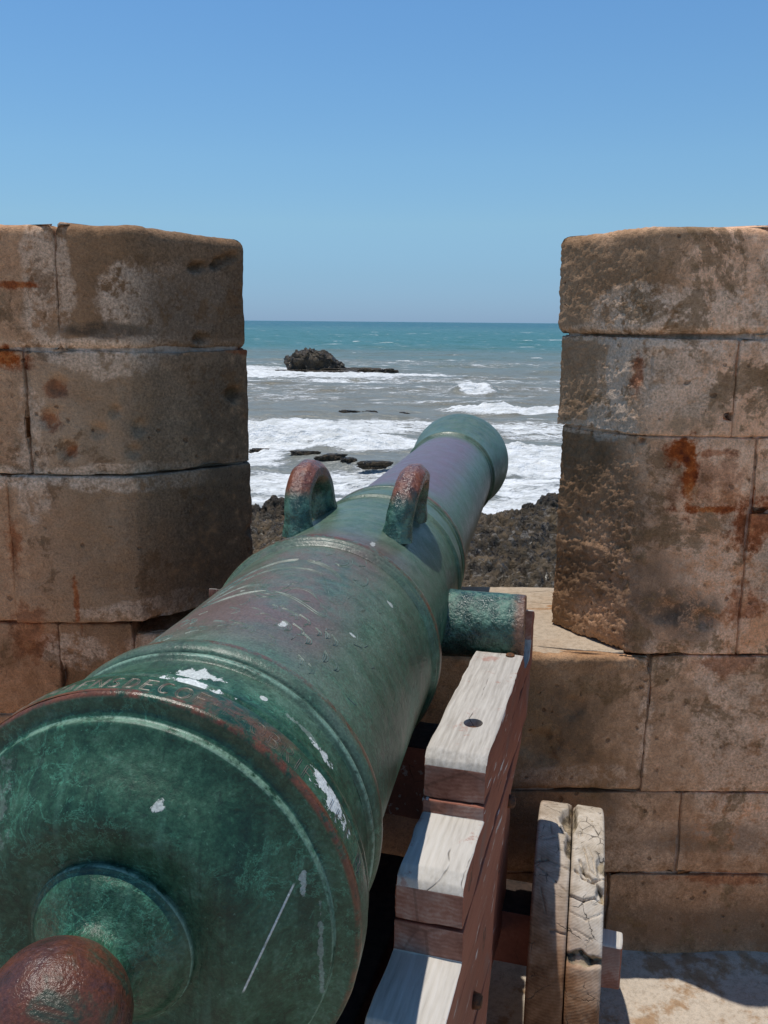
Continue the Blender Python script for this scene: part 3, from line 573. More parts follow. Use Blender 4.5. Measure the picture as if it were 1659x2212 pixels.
def bronze():
    t = T('weathered_bronze'); P = t.P; x, y, z = t.sep(P)
    r = t.math('SQRT', t.add(t.mul(x, x), t.mul(z, z))); up = t.math('DIVIDE', z, t.add(r, 0.001)); sd = t.math('DIVIDE', x, t.add(r, 0.001))
    ph = t.math('ARCTAN2', x, z)
    n1 = t.noise(4.5, 5, 0.6, dist=0.4); n2 = t.noise(19, 6, 0.68, dist=0.5); n3 = t.noise(85, 5, 0.7); n4 = t.noise(320, 3, 0.6)
    S = t.comb(t.mul(ph, 1.0), t.mul(y, 1.2), 0.0)
    st1 = t.noise(9, 5, 0.6, vec=t.comb(t.mul(ph, 0.5), t.mul(y, 3.5), 0.0))
    g = t.add(t.mul(n1, 0.30), t.add(t.mul(n2, 0.35), t.mul(n3, 0.35)))
    col = t.ramp(g, [(0.38, (0.005, 0.024, 0.013)), (0.46, (0.013, 0.055, 0.029)), (0.53, (0.029, 0.094, 0.052)), (0.62, (0.080, 0.17, 0.115))])
    # bright verdigris bloom
    bl = t.ss(0.54, 0.68, t.add(t.mul(t.noise(7, 6, 0.7, vec=t.vec('ADD', P, (3, 2, 1))), 0.5), t.mul(t.noise(60, 4, 0.7, vec=t.vec('ADD', P, (1, 2, 5))), 0.5)))
    col = t.mix(t.mul(bl, 0.5), col, (0.045, 0.175, 0.100))
    runs = t.noise(1.0, 5, 0.6, vec=t.comb(t.mul(x, 55), 0.0, t.mul(z, 5))); run_m = t.ss(0.0, -0.02, y)
    col = t.mix(t.mul(t.mul(run_m, t.ss(0.56, 0.70, runs)), 0.45), col, (0.055, 0.15, 0.10)); col = t.mix(t.mul(t.mul(run_m, t.ss(0.46, 0.34, runs)), 0.5), col, (0.004, 0.018, 0.011))
    lace = t.ss(0.022, 0.006, t.math('ABSOLUTE', t.math('SUBTRACT', t.noise(30, 7, 0.72, dist=0.6), 0.5))); lace = t.mul(lace, t.ss(0.47, 0.58, t.noise(6, 5, 0.65, vec=t.vec('ADD', P, (8, 1, 3)))))
    col = t.mix(t.mul(lace, 0.55), col, (0.075, 0.26, 0.165))
    speck = t.ss(0.66, 0.72, t.noise(210, 3, 0.6)); col = t.mix(t.mul(speck, 0.4), col, (0.13, 0.28, 0.20))
    dk = t.ss(0.60, 0.68, t.noise(48, 6, 0.7)); col = t.mix(t.mul(dk, 0.5), col, (0.010, 0.024, 0.018))
    body = t.mul(t.ss(0.10, 0.20, y), 1.0)
    # chalky grey-green, with sun sheen painted on the barrel's upward side
    chalk_sheen = t.mul(body, t.ss(0.0, 0.8, up)); col = t.mix(t.mul(chalk_sheen, t.ss(0.3, 0.65, st1, 0.30, 0.72)), col, (0.150, 0.195, 0.150))
    # brown bare bronze showing on the crown of the reinforce
    br = t.mul(t.ss(0.70, 0.93, up), t.mul(t.ss(0.20, 0.32, y), t.ss(0.78, 0.70, y)))
    br = t.mul(br, t.ss(0.38, 0.58, t.add(t.mul(n1, 0.6), t.mul(n2, 0.4))))
    col = t.mix(t.mul(br, 0.85), col, (0.155, 0.098, 0.092))
    # plum coloured chase
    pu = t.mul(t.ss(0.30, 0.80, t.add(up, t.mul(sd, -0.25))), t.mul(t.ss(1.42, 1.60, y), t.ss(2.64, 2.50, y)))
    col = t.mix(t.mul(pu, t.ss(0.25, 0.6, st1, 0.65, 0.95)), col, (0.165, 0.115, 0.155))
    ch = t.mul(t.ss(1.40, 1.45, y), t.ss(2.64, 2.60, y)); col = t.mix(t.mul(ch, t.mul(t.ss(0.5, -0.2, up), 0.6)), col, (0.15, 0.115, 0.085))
    lz = t.mul(t.ss(0.75, 0.80, y), t.ss(0.92, 0.80, y)); col = t.mix(t.mul(lz, t.mul(t.ss(0.5, 0.9, up), 0.6)), col, (0.145, 0.075, 0.080))
    # worn red-brown on raised mouldings
    def band(c, w, k, r0=None):
        global_m = t.ss(w, w * 0.55, t.math('ABSOLUTE', t.math('SUBTRACT', y, c)))
        if r0 is not None: global_m = t.mul(global_m, t.ss(r0 - .004, r0, r))
        return t.mul(global_m, k)
    red = t.ramp(n2, [(0.35, (0.075, 0.026, 0.018)), (0.62, (0.165, 0.060, 0.030))])
    wear = t.ss(0.42, 0.54, t.add(t.mul(n2, 0.6), t.mul(n3, 0.4)))
    tot = band(0.003, 0.009, 1.0, 0.2375)
    tot = t.mul(tot, t.ss(2.3, 1.2, ph, 0.45, 1.0)); tot = t.math('MAXIMUM', tot, t.mul(t.mul(band(0.026, 0.030, 0.75, 0.228), t.ss(0.40, 0.55, t.noise(6, 5, 0.65))), t.ss(0.95, 0.70, t.add(ph, t.mul(t.math('SUBTRACT', n2, 0.5), 0.8)))))
    tot = t.math('MAXIMUM', tot, band(0.195, 0.012, 0.8, 0.222)); tot = t.math('MAXIMUM', tot, band(0.75, 0.014, 0.9, 0.218))
    tot = t.math('MAXIMUM', tot, band(1.398, 0.02, 0.9, 0.19)); tot = t.math('MAXIMUM', tot, band(0.075, 0.006, 0.6, 0.225))
    col = t.mix(t.mul(tot, wear), col, red)
    kn = t.ss(-0.106, -0.118, t.add(y, t.mul(t.math('SUBTRACT', n2, 0.5), 0.03)))
    kb = t.ramp(t.add(t.mul(n1, 0.35), t.mul(n2, 0.65)), [(0.38, (0.045, 0.028, 0.024)), (0.48, (0.085, 0.036, 0.030)), (0.56, (0.125, 0.042, 0.022)), (0.63, (0.040, 0.055, 0.034)), (0.70, (0.15, 0.13, 0.09))])
    col = t.mix(kn, col, kb)
    # sunlit edges painted as pale green lines on the sharp breech rims
    rim = t.mul(t.ss(0.0016, 0.0006, t.math('ABSOLUTE', t.math('SUBTRACT', r, 0.2150))), t.ss(0.03, 0.0, t.math('ABSOLUTE', y)))
    rim2 = t.mul(t.ss(0.0012, 0.0004, t.math('ABSOLUTE', t.math('SUBTRACT', r, 0.0870))), t.ss(0.01, 0.0, t.math('ABSOLUTE', t.add(y, 0.063))))
    rim3 = t.mul(t.ss(0.006, 0.003, t.math('ABSOLUTE', t.math('SUBTRACT', y, 0.1585))), t.ss(0.218, 0.2205, r))
    rims = t.math('MAXIMUM', rim, t.math('MAXIMUM', rim2, rim3)); col = t.mix(t.mul(rims, t.mul(wear, 0.75)), col, (0.22, 0.36, 0.27))
    # fine scratches along and round the barrel
    s1 = t.noise(1.0, 2, 0.5, vec=t.comb(t.mul(ph, 260), t.mul(y, 14), 0)); s2 = t.noise(1.0, 2, 0.5, vec=t.comb(t.mul(t.add(ph, t.mul(y, 2.0)), 10), t.mul(t.add(y, t.mul(ph, .06)), 420), 0))
    sc = t.math('MAXIMUM', t.ss(0.70, 0.78, s1), t.ss(0.72, 0.79, s2)); sc = t.mul(sc, t.mul(body, t.ss(0.45, 0.6, n1)))
    col = t.mix(t.mul(sc, 0.55), col, (0.30, 0.36, 0.33))
    # bird lime, each splash where it fell
    nn = t.noise(55, 5, 0.7, vec=t.comb(t.mul(ph, 0.24), y, 0.0))
    A = t.comb(t.mul(ph, 0.24), y, 0.0)
    white = None
    for (pd, yy, a, b, k_) in LIME:
        m = t.mul(t.spot(A, (R(pd) * 0.24, yy, 0), (a, b, 1.0), nn, 2.2, 1.15, 0.95), k_)
        white = m if white is None else t.math('MAXIMUM', white, m)
    white = t.mul(white, t.ss(-0.006, 0.002, y))
    B = t.comb(x, 0.0, z); n5 = t.noise(60, 5, 0.7, vec=B)
    for (xx, zz_, a, b, k_) in ((0.052, 0.150, 0.006, 0.005, 0.7), (0.2035, -0.012, 0.0022, 0.045, 0.22), (0.187, 0.066, 0.003, 0.010, 0.5), (-0.15, 0.10, 0.03, 0.05, 0.10)):
        m = t.mul(t.spot(B, (xx, 0, zz_), (a, 1, b), n5, 2.6, 1.2, 0.8), t.mul(k_, t.ss(0.0, -0.004, y))); white = t.math('MAXIMUM', white, m)
    # thin run of lime down the breech face
    dd = t.math('ABSOLUTE', t.add(t.math('SUBTRACT', x, 0.155), t.mul(t.math('SUBTRACT', z, 0.01), -0.42)))
    run = t.mul(t.ss(0.0016, 0.0006, dd), t.mul(t.ss(-0.034, -0.028, z), t.ss(0.068, 0.062, z))); run = t.mul(run, t.ss(-0.008, -0.012, y)); run = t.mul(run, t.ss(0.35, 0.5, n3, 0.4, 0.9))
    white = t.math('MAXIMUM', white, run)
    col = t.mix(white, col, (0.66, 0.69, 0.66))
    sp = t.ramp(n4, [(0.3, (0.7, 0.7, 0.7)), (0.55, (1, 1, 1)), (0.75, (1.35, 1.35, 1.35))]); col = t.mix(1, col, sp, 'MULTIPLY')
    pitz = t.ss(0.22, 0.08, t.vor(55)); 
    h = t.add(t.mul(n2, 0.45), t.add(t.mul(n3, 0.30), t.mul(n4, 0.08))); h = t.add(h, t.mul(pitz, -0.12)); h = t.add(h, t.mul(white, 0.25))
    # the cast neck, trunnions and handles are lumpy
    lump = t.mul(t.noise(120, 4, 0.65), t.ss(-0.062, -0.075, y)); h = t.add(h, t.mul(lump, 0.7))
    side = t.ss(0.215, 0.26, r); lump2 = t.mul(t.noise(95, 4, 0.6, dist=0.6), t.mul(side, t.ss(0.8, 0.85, y))); lump2 = t.mul(lump2, t.ss(1.5, 1.3, y)); h = t.add(h, t.mul(lump2, 1.1))
    rough = t.add(t.add(t.ss(0.3, 0.7, n2, 0.32, 0.48), t.mul(t.mul(t.ss(0.0, -0.01, y), t.ss(0.088, 0.095, r)), 0.12)), t.mul(white, 0.3)); rough = t.math('SUBTRACT', rough, t.mul(t.mul(tot, wear), 0.12)); rough = t.math('SUBTRACT', rough, t.mul(kn, 0.10))
    return t.fin(col, rough, t.bump(h, 0.55, 0.006), spec=0.42)
LIME = [(5.0, 0.118, 0.022, 0.012, 0.85), (9, 0.120, 0.02, 0.008, 0.8), (11, 0.058, 0.030, 0.006, 1.0), (58, 0.034, 0.026, 0.014, 1.0), (53, 0.036, 0.012, 0.008, 1.0), (52, 0.12, 0.018, 0.006, 0.85), (44, 0.125, 0.022, 0.004, 0.18), (28, 0.125, 0.004, 0.004, 0.8), (16, 0.33, 0.006, 0.01, 0.7), (40, 0.42, 0.006, 0.004, 0.7), (22, 0.83, 0.005, 0.012, 0.5), (47, 0.62, 0.01, 0.004, 0.5), (60, 0.80, 0.004, 0.012, 0.6)]
M_BRONZE = bronze()

def lathe(name, prof, parent, mats, seg=192, dent=0.0, seed=0):
    pr = np.array(prof, float); a = np.linspace(0, 2 * math.pi, seg, endpoint=False)
    Pn = np.zeros((len(pr), seg, 3))
    Pn[..., 0] = pr[:, 1:2] * np.sin(a); Pn[..., 2] = pr[:, 1:2] * np.cos(a); Pn[..., 1] = pr[:, 0:1]
    if dent:
        q = Pn.reshape(-1, 3); rr_ = np.hypot(q[:, 0], q[:, 2]) + 1e-6
        d = dent * fbm(q * 9, 3, seed) + dent * 0.6 * fbm(q * 45, 3, seed + 1)
        q[:, 0] += q[:, 0] / rr_ * d; q[:, 2] += q[:, 2] / rr_ * d; q[:, 1] += 0.5 * d
    return gridmesh(name, Pn, parent, mats, closed=True)
def dens(prof, step):
    out = [prof[0]]
    for a, b in zip(prof[:-1], prof[1:]):
        L = math.hypot(b[0] - a[0], b[1] - a[1]); k = max(1, int(math.ceil(L / step)))
        for j in range(1, k + 1): out.append((a[0] + (b[0] - a[0]) * j / k, a[1] + (b[1] - a[1]) * j / k))
    return out
def cr_(prof, k=6):   # Catmull-Rom through points, for soft parts
    P = [prof[0]] + list(prof) + [prof[-1]]; out = []
    for i in range(1, len(P) - 2):
        for j in range(k):
            u = j / k; p0, p1, p2, p3 = [np.array(P[i + d]) for d in (-1, 0, 1, 2)]
            out.append(tuple(0.5 * ((2 * p1) + (-p0 + p2) * u + (2 * p0 - 5 * p1 + 4 * p2 - p3) * u * u + (-p0 + 3 * p1 - 3 * p2 + p3) * u ** 3)))
    out.append(tuple(prof[-1])); return out

breech = cr_([(-0.055, 0.0), (-0.055, 0.05), (-0.0555, 0.088), (-0.0565, 0.096), (-0.0595, 0.107), (-0.0625, 0.119), (-0.0630, 0.131), (-0.0585, 0.145), (-0.048, 0.160), (-0.034, 0.175), (-0.0225, 0.190), (-0.0155, 0.204)], 6)
breech += [(-0.0130, 0.2105), (-0.0120, 0.2135), (-0.0100, 0.2148), (-0.006, 0.2152), (-0.0035, 0.2155), (-0.002, 0.2175), (-0.001, 0.220), (0.0005, 0.228)]
breech += [(0.0, 0.2345), (0.0006, 0.2372), (0.0022, 0.2390), (0.005, 0.2400)]
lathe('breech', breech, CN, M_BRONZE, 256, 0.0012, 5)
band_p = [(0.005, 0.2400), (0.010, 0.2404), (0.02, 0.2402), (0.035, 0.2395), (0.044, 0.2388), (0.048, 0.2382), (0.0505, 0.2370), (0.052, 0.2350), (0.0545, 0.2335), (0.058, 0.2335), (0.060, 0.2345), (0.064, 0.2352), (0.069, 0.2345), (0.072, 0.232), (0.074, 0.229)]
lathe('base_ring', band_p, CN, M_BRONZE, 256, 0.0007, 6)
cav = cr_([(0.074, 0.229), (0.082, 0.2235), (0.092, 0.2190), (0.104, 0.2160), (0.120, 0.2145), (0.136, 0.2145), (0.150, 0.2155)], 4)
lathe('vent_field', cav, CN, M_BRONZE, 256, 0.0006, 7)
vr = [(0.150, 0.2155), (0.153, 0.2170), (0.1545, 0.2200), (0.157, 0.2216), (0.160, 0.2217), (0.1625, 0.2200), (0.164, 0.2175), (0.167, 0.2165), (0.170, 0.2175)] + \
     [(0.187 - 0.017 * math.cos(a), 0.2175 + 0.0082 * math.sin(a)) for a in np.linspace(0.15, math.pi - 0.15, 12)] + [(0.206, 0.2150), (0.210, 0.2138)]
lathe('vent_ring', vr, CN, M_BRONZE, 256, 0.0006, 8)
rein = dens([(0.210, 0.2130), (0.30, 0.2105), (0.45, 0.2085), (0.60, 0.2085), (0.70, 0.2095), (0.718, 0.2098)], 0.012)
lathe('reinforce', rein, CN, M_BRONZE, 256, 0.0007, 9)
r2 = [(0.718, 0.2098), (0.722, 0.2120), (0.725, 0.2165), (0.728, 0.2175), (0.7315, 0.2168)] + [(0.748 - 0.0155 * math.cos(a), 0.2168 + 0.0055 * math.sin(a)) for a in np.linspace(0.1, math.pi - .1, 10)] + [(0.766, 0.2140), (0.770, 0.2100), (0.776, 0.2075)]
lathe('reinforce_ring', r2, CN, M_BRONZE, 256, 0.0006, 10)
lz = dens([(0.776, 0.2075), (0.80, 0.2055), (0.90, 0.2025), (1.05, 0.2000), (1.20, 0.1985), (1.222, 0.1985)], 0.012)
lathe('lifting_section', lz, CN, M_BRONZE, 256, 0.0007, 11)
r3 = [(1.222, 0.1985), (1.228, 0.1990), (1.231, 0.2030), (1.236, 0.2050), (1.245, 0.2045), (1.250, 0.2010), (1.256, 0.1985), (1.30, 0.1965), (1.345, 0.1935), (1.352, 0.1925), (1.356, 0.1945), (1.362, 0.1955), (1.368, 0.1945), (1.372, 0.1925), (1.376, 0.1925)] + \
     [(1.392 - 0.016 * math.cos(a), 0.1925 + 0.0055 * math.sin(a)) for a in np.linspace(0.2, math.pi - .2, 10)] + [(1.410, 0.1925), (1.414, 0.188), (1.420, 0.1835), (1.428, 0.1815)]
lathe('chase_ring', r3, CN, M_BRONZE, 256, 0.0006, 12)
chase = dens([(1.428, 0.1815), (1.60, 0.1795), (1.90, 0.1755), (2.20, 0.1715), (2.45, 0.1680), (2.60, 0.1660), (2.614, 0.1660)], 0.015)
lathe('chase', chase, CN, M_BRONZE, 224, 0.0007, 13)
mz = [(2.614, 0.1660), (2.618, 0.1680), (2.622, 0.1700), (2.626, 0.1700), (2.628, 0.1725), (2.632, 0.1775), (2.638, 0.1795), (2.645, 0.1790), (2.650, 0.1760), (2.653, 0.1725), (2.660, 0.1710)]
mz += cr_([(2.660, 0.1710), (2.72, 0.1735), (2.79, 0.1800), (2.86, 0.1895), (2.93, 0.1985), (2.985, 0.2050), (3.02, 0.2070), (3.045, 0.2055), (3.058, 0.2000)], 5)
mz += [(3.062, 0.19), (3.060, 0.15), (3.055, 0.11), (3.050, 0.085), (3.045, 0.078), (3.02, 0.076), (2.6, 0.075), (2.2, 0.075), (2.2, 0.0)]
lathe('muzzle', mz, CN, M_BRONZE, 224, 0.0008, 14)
# cascabel: button on a cushion neck
cush = [(-0.045, 0.0860), (-0.055, 0.0868), (-0.0600, 0.0874), (-0.0620, 0.0872), (-0.0633, 0.0864), (-0.0642, 0.0845)] + cr_([(-0.0655, 0.082), (-0.073, 0.074), (-0.079, 0.063), (-0.085, 0.052), (-0.093, 0.0440), (-0.102, 0.0410), (-0.107, 0.0415)], 5)
kc, kr = -0.1585, 0.0660
cush += [(kc - kr * math.cos(a), kr * math.sin(a)) for a in np.linspace(math.pi - 0.70, 0.02, 40)]
lathe('cascabel_knob', cush, CN, M_BRONZE, 144, 0.0016, 15)
# trunnions
def trunnion(sgn):
    a = np.linspace(0, 2 * math.pi, 96, endpoint=False); rows = []
    k2 = 1.0 if sgn > 0 else 0.08
    for (l, rr_) in [(0.15, .073), (0.20, .073), (0.222, .0715)] + [(0.222 + 0.135 * k2 * j / 14, .0712) for j in range(1, 15)] + [(0.2245 + .135 * k2, .0705), (0.2260 + .135 * k2, .068), (0.2265 + .135 * k2, .05), (0.2265 + .135 * k2, .0)]:
        rows.append(np.c_[np.full(96, sgn * l), 1.07 + rr_ * np.sin(a) * sgn, -0.040 + rr_ * np.cos(a)])
    Pn = np.array(rows); q = Pn.reshape(-1, 3); d = 0.0011 * fbm(q * 70, 3, 3) + 0.001 * fbm(q * 20, 2, 4)
    q[:, 1] += (q[:, 1] - 1.07) / .07 * d; q[:, 2] += (q[:, 2] + .04) / .07 * d
    return gridmesh('trunnion', Pn, CN, M_TRUN, closed=True)
def cast_mat():
    t = T('cast_bronze_rough'); P = t.P; x, y, z = t.sep(P)
    n1 = t.noise(9, 5, 0.6); n2 = t.noise(36, 6, 0.7); n3 = t.noise(120, 4, 0.65)
    col = t.ramp(t.add(t.mul(n1, 0.4), t.mul(n2, 0.6)), [(0.36, (0.010, 0.032, 0.022)), (0.5, (0.026, 0.080, 0.055)), (0.60, (0.090, 0.21, 0.145))])
    ax = t.math('ABSOLUTE', x)
    endr = t.ss(0.330, 0.352, t.add(ax, t.mul(t.math('SUBTRACT', n2, 0.5), 0.06)))     # worn end of the trunnion
    hi = t.ss(0.238, 0.275, t.add(z, t.mul(t.math('SUBTRACT', n2, 0.5), 0.07)))         # hand-worn tops of the handles
    w = t.math('MAXIMUM', t.mul(endr, 0.75), hi)
    red = t.ramp(n2, [(0.35, (0.10, 0.040, 0.030)), (0.65, (0.26, 0.075, 0.030))])
    col = t.mix(w, col, red)
    h = t.add(t.mul(n2, 0.5), t.mul(n3, 0.5))
    return t.fin(col, t.ss(0.35, 0.62, n2, 0.16, 0.36), t.bump(h, 0.85, 0.010), spec=0.75)
M_TRUN = cast_mat()
trunnion(1); trunnion(-1)
# lifting handles ("dolphins"): octagonal bar bent to an arch
def handle(sgn, lat0, lat1):
    path = []
    t0, t1 = 0.955, 1.150; u0, uh = 0.165, 0.284
    hw = (t1 - t0) / 2; tc = (t0 + t1) / 2
    pts = []
    for k_ in range(8): pts.append((t0 - 0.004 * (1 - k_ / 7), u0 + (uh - hw * 0.78 - u0) * k_ / 7))
    for a in np.linspace(math.pi, 0, 26)[1:-1]: pts.append((tc + hw * math.cos(a), uh - hw * 0.78 + hw * 0.78 * math.sin(a)))
    for k_ in range(8): pts.append((t1 + 0.010 * (k_ / 7), u0 + (uh - hw * 0.78 - u0) * (1 - k_ / 7)))
    rows = []
    n = len(pts)
    for i, (tt, uu) in enumerate(pts):
        a = pts[max(0, i - 1)]; b = pts[min(n - 1, i + 1)]
        d = np.array([b[0] - a[0], b[1] - a[1]]); d /= np.linalg.norm(d); nrm = np.array([-d[1], d[0]])
        f = (uu - u0) / (uh - u0); lat = sgn * (lat0 + (lat1 - lat0) * f)
        w = 0.0275; hgt = 0.024
        if uu < 0.20: w *= 1 + 0.25 * (0.20 - uu) / 0.035; hgt *= 1 + 0.25 * (0.20 - uu) / 0.035
        ring = []
        for j in range(8):
            an = (j + 0.5) * math.pi / 4
            for off in (-0.30, 0, 0.30) if True else (0,):
                pass
            c0 = (math.cos(an), math.sin(an))
            ring.append((c0[0] * w * 1.05, c0[1] * hgt * 1.05))
        # densify ring with slightly rounded facets
        rr = []
        for j in range(8):
            p, q = np.array(ring[j]), np.array(ring[(j + 1) % 8])
            for s_ in (0.08, 0.36, 0.64, 0.92): rr.append(p + (q - p) * s_)
        row = [(lat + p[0], tt + nrm[0] * p[1], uu + nrm[1] * p[1]) for p in rr]
        rows.append(row)
    Pn = np.array(rows); q = Pn.reshape(-1, 3); q += 0.0018 * np.c_[fbm(q * 40, 3, 5), fbm(q * 40 + 9, 3, 6), fbm(q * 40 + 5, 3, 7)]
    return gridmesh('lifting_handle', Pn, CN, M_TRUN, closed=True, smooth=True)
handle(1, 0.098, 0.118); handle(-1, 0.104, 0.112)

# engraving and inscription: shallow burred lines lying on the bronze
def barrel_r(t_):
    ts = [0.0, .005, .02, .035, .048, .1, .21, .30, .45, .60, .718]; rs = [.239, .240, .2402, .2395, .2382, .2165, .2130, .2105, .2085, .2085, .2098]
    return np.interp(t_, ts, rs)
EV, EF = [], []
def ribbon(pts, w=0.0008, lift=0.0007):
    """pts: (arc metres from the top, t)"""
    pts = np.array(pts, float); d = np.gradient(pts, axis=0); d /= (np.linalg.norm(d, axis=1, keepdims=True) + 1e-9); nn = np.c_[-d[:, 1], d[:, 0]]
    b = len(EV)
    for i, (p, n_) in enumerate(zip(pts, nn)):
        ww = w * (0.35 + 0.65 * math.sin(math.pi * min(1, max(0, (i + .5) / len(pts)))))
        for s_, l_ in ((-1, -0.0006), (0, lift), (1, -0.0006)):
            q = p + n_ * ww * s_; r_ = barrel_r(q[1]); a = q[0] / r_
            EV.append(((r_ + l_) * math.sin(a), q[1], (r_ + l_) * math.cos(a)))
    for i in range(len(pts) - 1):
        for k_ in range(2): EF.append((b + 3 * i + k_, b + 3 * i + k_ + 1, b + 3 * i + 4 + k_, b + 3 * i + 3 + k_))
def spline(ctrl, k=8): return cr_([tuple(c) for c in ctrl], k)
def flush(name, mat, w=None):
    global EV, EF
    o = mesh(name, EV, EF, CN, mat); EV, EF = [], []; return o
tt = T('burnished_scratch'); n_ = tt.noise(70, 4, 0.7)
M_SCR = tt.fin(tt.ramp(n_, [(0.42, (0.06, 0.10, 0.08)), (0.64, (0.17, 0.22, 0.19))]), 0.4, spec=0.5)
# crest: two facing plumes, a wing-like cartouche, tiers of feather strokes
for (cx, ct, s_, fl) in ((0.058, 0.50, 1.0, 1), (-0.058, 0.50, 1.0, -1)):
    for dlt in (0.0, 0.005, 0.010):
        ribbon(spline([(cx - fl * 0.050, ct + 0.13 - dlt), (cx - fl * 0.01, ct + 0.115 - dlt), (cx + fl * (0.030 - dlt), ct + 0.07), (cx + fl * (0.048 - dlt), ct + 0.005), (cx + fl * (0.040 - dlt), ct - 0.025), (cx + fl * 0.026, ct - 0.01), (cx + fl * 0.010, ct + 0.03), (cx - fl * 0.012, ct + 0.075)]))
    for dlt in (0.0, 0.006):
        ribbon(spline([(cx - fl * 0.045, ct - 0.035 + dlt), (cx - fl * 0.01, ct - 0.02 + dlt), (cx + fl * 0.02, ct - 0.045), (cx + fl * 0.040, ct - 0.075), (cx + fl * 0.030, ct - 0.09 + dlt), (cx - fl * 0.02, ct - 0.065 + dlt), (cx - fl * 0.052, ct - 0.05)]))
for dlt in (0, 0.006, 0.012):
    ribbon(spline([(-0.10, 0.44 + dlt), (-0.075, 0.52 + dlt), (-0.03, 0.565 + dlt * .6), (0.02, 0.575 + dlt * .5), (0.05, 0.56 + dlt)]))
ribbon(spline([(-0.012, 0.555), (-0.030, 0.50), (-0.020, 0.44), (0.0, 0.42), (0.020, 0.44), (0.030, 0.50), (0.012, 0.555)]))
ribbon(spline([(-0.006, 0.54), (-0.020, 0.50), (-0.014, 0.45), (0.0, 0.435), (0.014, 0.45), (0.020, 0.50), (0.006, 0.54)]))
random.seed(4)
for row, (t_, n0_, a0, a1, ln) in enumerate(((0.345, 17, -0.12, 0.15, 0.040), (0.290, 19, -0.13, 0.16, 0.035), (0.39, 9, 0.03, 0.13, 0.030))):
    for i in range(n0_):
        if random.random() < 0.22: continue
        a = a0 + (a1 - a0) * i / (n0_ - 1); l = ln * random.uniform(.6, 1.1); c = random.uniform(.5, 1.2)
        t0_ = t_ - abs(a) * 0.30 + random.uniform(-.008, .008)
        for dlt in ((0, 0.0035, 0.0065) if i % 2 else (0, 0.0035)):
            ribbon(spline([(a - 0.012 * c, t0_ + l * .6 - dlt), (a + 0.004 * c - dlt, t0_ + l * .35), (a + 0.008 * c - dlt, t0_), (a + 0.001 * c, t0_ - 0.008)], 5), 0.0009)
for (a, t_, r_) in ((0.105, 0.62, 0.020), (0.10, 0.615, 0.026), (0.060, 0.66, 0.016), (0.062, 0.664, 0.022), (-0.06, 0.64, 0.018), (0.02, 0.64, 0.012), (0.022, 0.508, 0.010), (-0.02, 0.39, 0.009)):
    ribbon([(a + r_ * math.cos(q) * (0.7), t_ + r_ * math.sin(q) * 1.3) for q in np.linspace(-2.2, 0.9, 16)])
for i in range(46):   # stray nicks
    a = random.uniform(-0.1, 0.2); t_ = random.uniform(0.23, 0.7); q = random.uniform(-.5, 1.2); l = random.uniform(.004, .018)
    ribbon([(a, t_), (a + l * math.sin(q) * .5, t_ + l * .5 * math.cos(q)), (a + l * math.sin(q), t_ + l * math.cos(q))], random.choice([.0006, .0009]), .0008)
tag(flush('engraving', M_SCR), kind='stuff')
# stroke letters for the founder's inscription on the base ring
def arc(cx, cy, rx, ry, a0, a1, n=9): return [(cx + rx * math.cos(q), cy + ry * math.sin(q)) for q in np.linspace(R(a0), R(a1), n)]
GL = {'I': [[(.5, 0), (.5, 1)]], 'M': [[(0, 0), (.1, 1), (.5, .25), (.9, 1), (1, 0)]], 'O': [arc(.5, .5, .45, .5, 0, 360, 18)], 'C': [arc(.55, .5, .5, .5, 50, 310, 12)],
      'B': [[(.1, 0), (.1, 1)], [(.1, 1)] + arc(.45, .77, .38, .23, 90, -90) + [(.1, .54)], [(.1, .54)] + arc(.5, .27, .42, .27, 90, -90) + [(.1, 0)]],
      'R': [[(.1, 0), (.1, 1)], [(.1, 1)] + arc(.45, .76, .38, .24, 90, -90) + [(.1, .52)], [(.45, .52), (.9, 0)]], 'F': [[(.1, 0), (.1, 1), (.85, 1)], [(.1, .52), (.65, .52)]],
      'E': [[(.85, 0), (.1, 0), (.1, 1), (.85, 1)], [(.1, .52), (.65, .52)]], 'D': [[(.1, 0), (.1, 1)] + arc(.3, .5, .6, .5, 90, -90, 12) + [(.1, 0)]], 'A': [[(0, 0), (.5, 1), (1, 0)], [(.22, .4), (.78, .4)]],
      'W': [[(0, 1), (.25, 0), (.5, .8), (.75, 0), (1, 1)]], 'N': [[(0, 0), (0, 1), (1, 0), (1, 1)]], 'L': [[(.1, 1), (.1, 0), (.85, 0)]], 'S': [arc(.5, .75, .38, .25, 20, 270, 9) + arc(.5, .25, .38, .25, 90, -160, 9)], '.': [[(.4, .45), (.6, .55)]], ' ': []}
s_txt = 'DICI OWAENSDECOF.IMOBRIF. II L B'
pos = -0.200
for ch in s_txt:
    wd = 0.0155 if ch in 'MWO' else (0.006 if ch in 'I. ' else 0.0125)
    for off in (0.0, 0.0022):
        for stroke in GL[ch]:
            p = [(pos + u * wd + off, 0.0125 + v * 0.024) for u, v in stroke]
            pp = []
            for a, b in zip(p[:-1], p[1:]):
                kk = 2 if math.hypot(b[0] - a[0], b[1] - a[1]) > .006 else 1
                for j in range(kk): pp.append((a[0] + (b[0] - a[0]) * j / kk, a[1] + (b[1] - a[1]) * j / kk))
            pp.append(p[-1])
            if len(pp) > 1: ribbon(pp, 0.00065, 0.0007)
    pos += wd + 0.0058
tt = T('bright_scratch'); n_ = tt.noise(60, 4, 0.7)
M_SCR2 = tt.fin(tt.ramp(n_, [(0.42, (0.10, 0.075, 0.055)), (0.64, (0.26, 0.23, 0.185))]), 0.4, spec=0.5)
tag(flush('inscription', M_SCR2), kind='stuff')

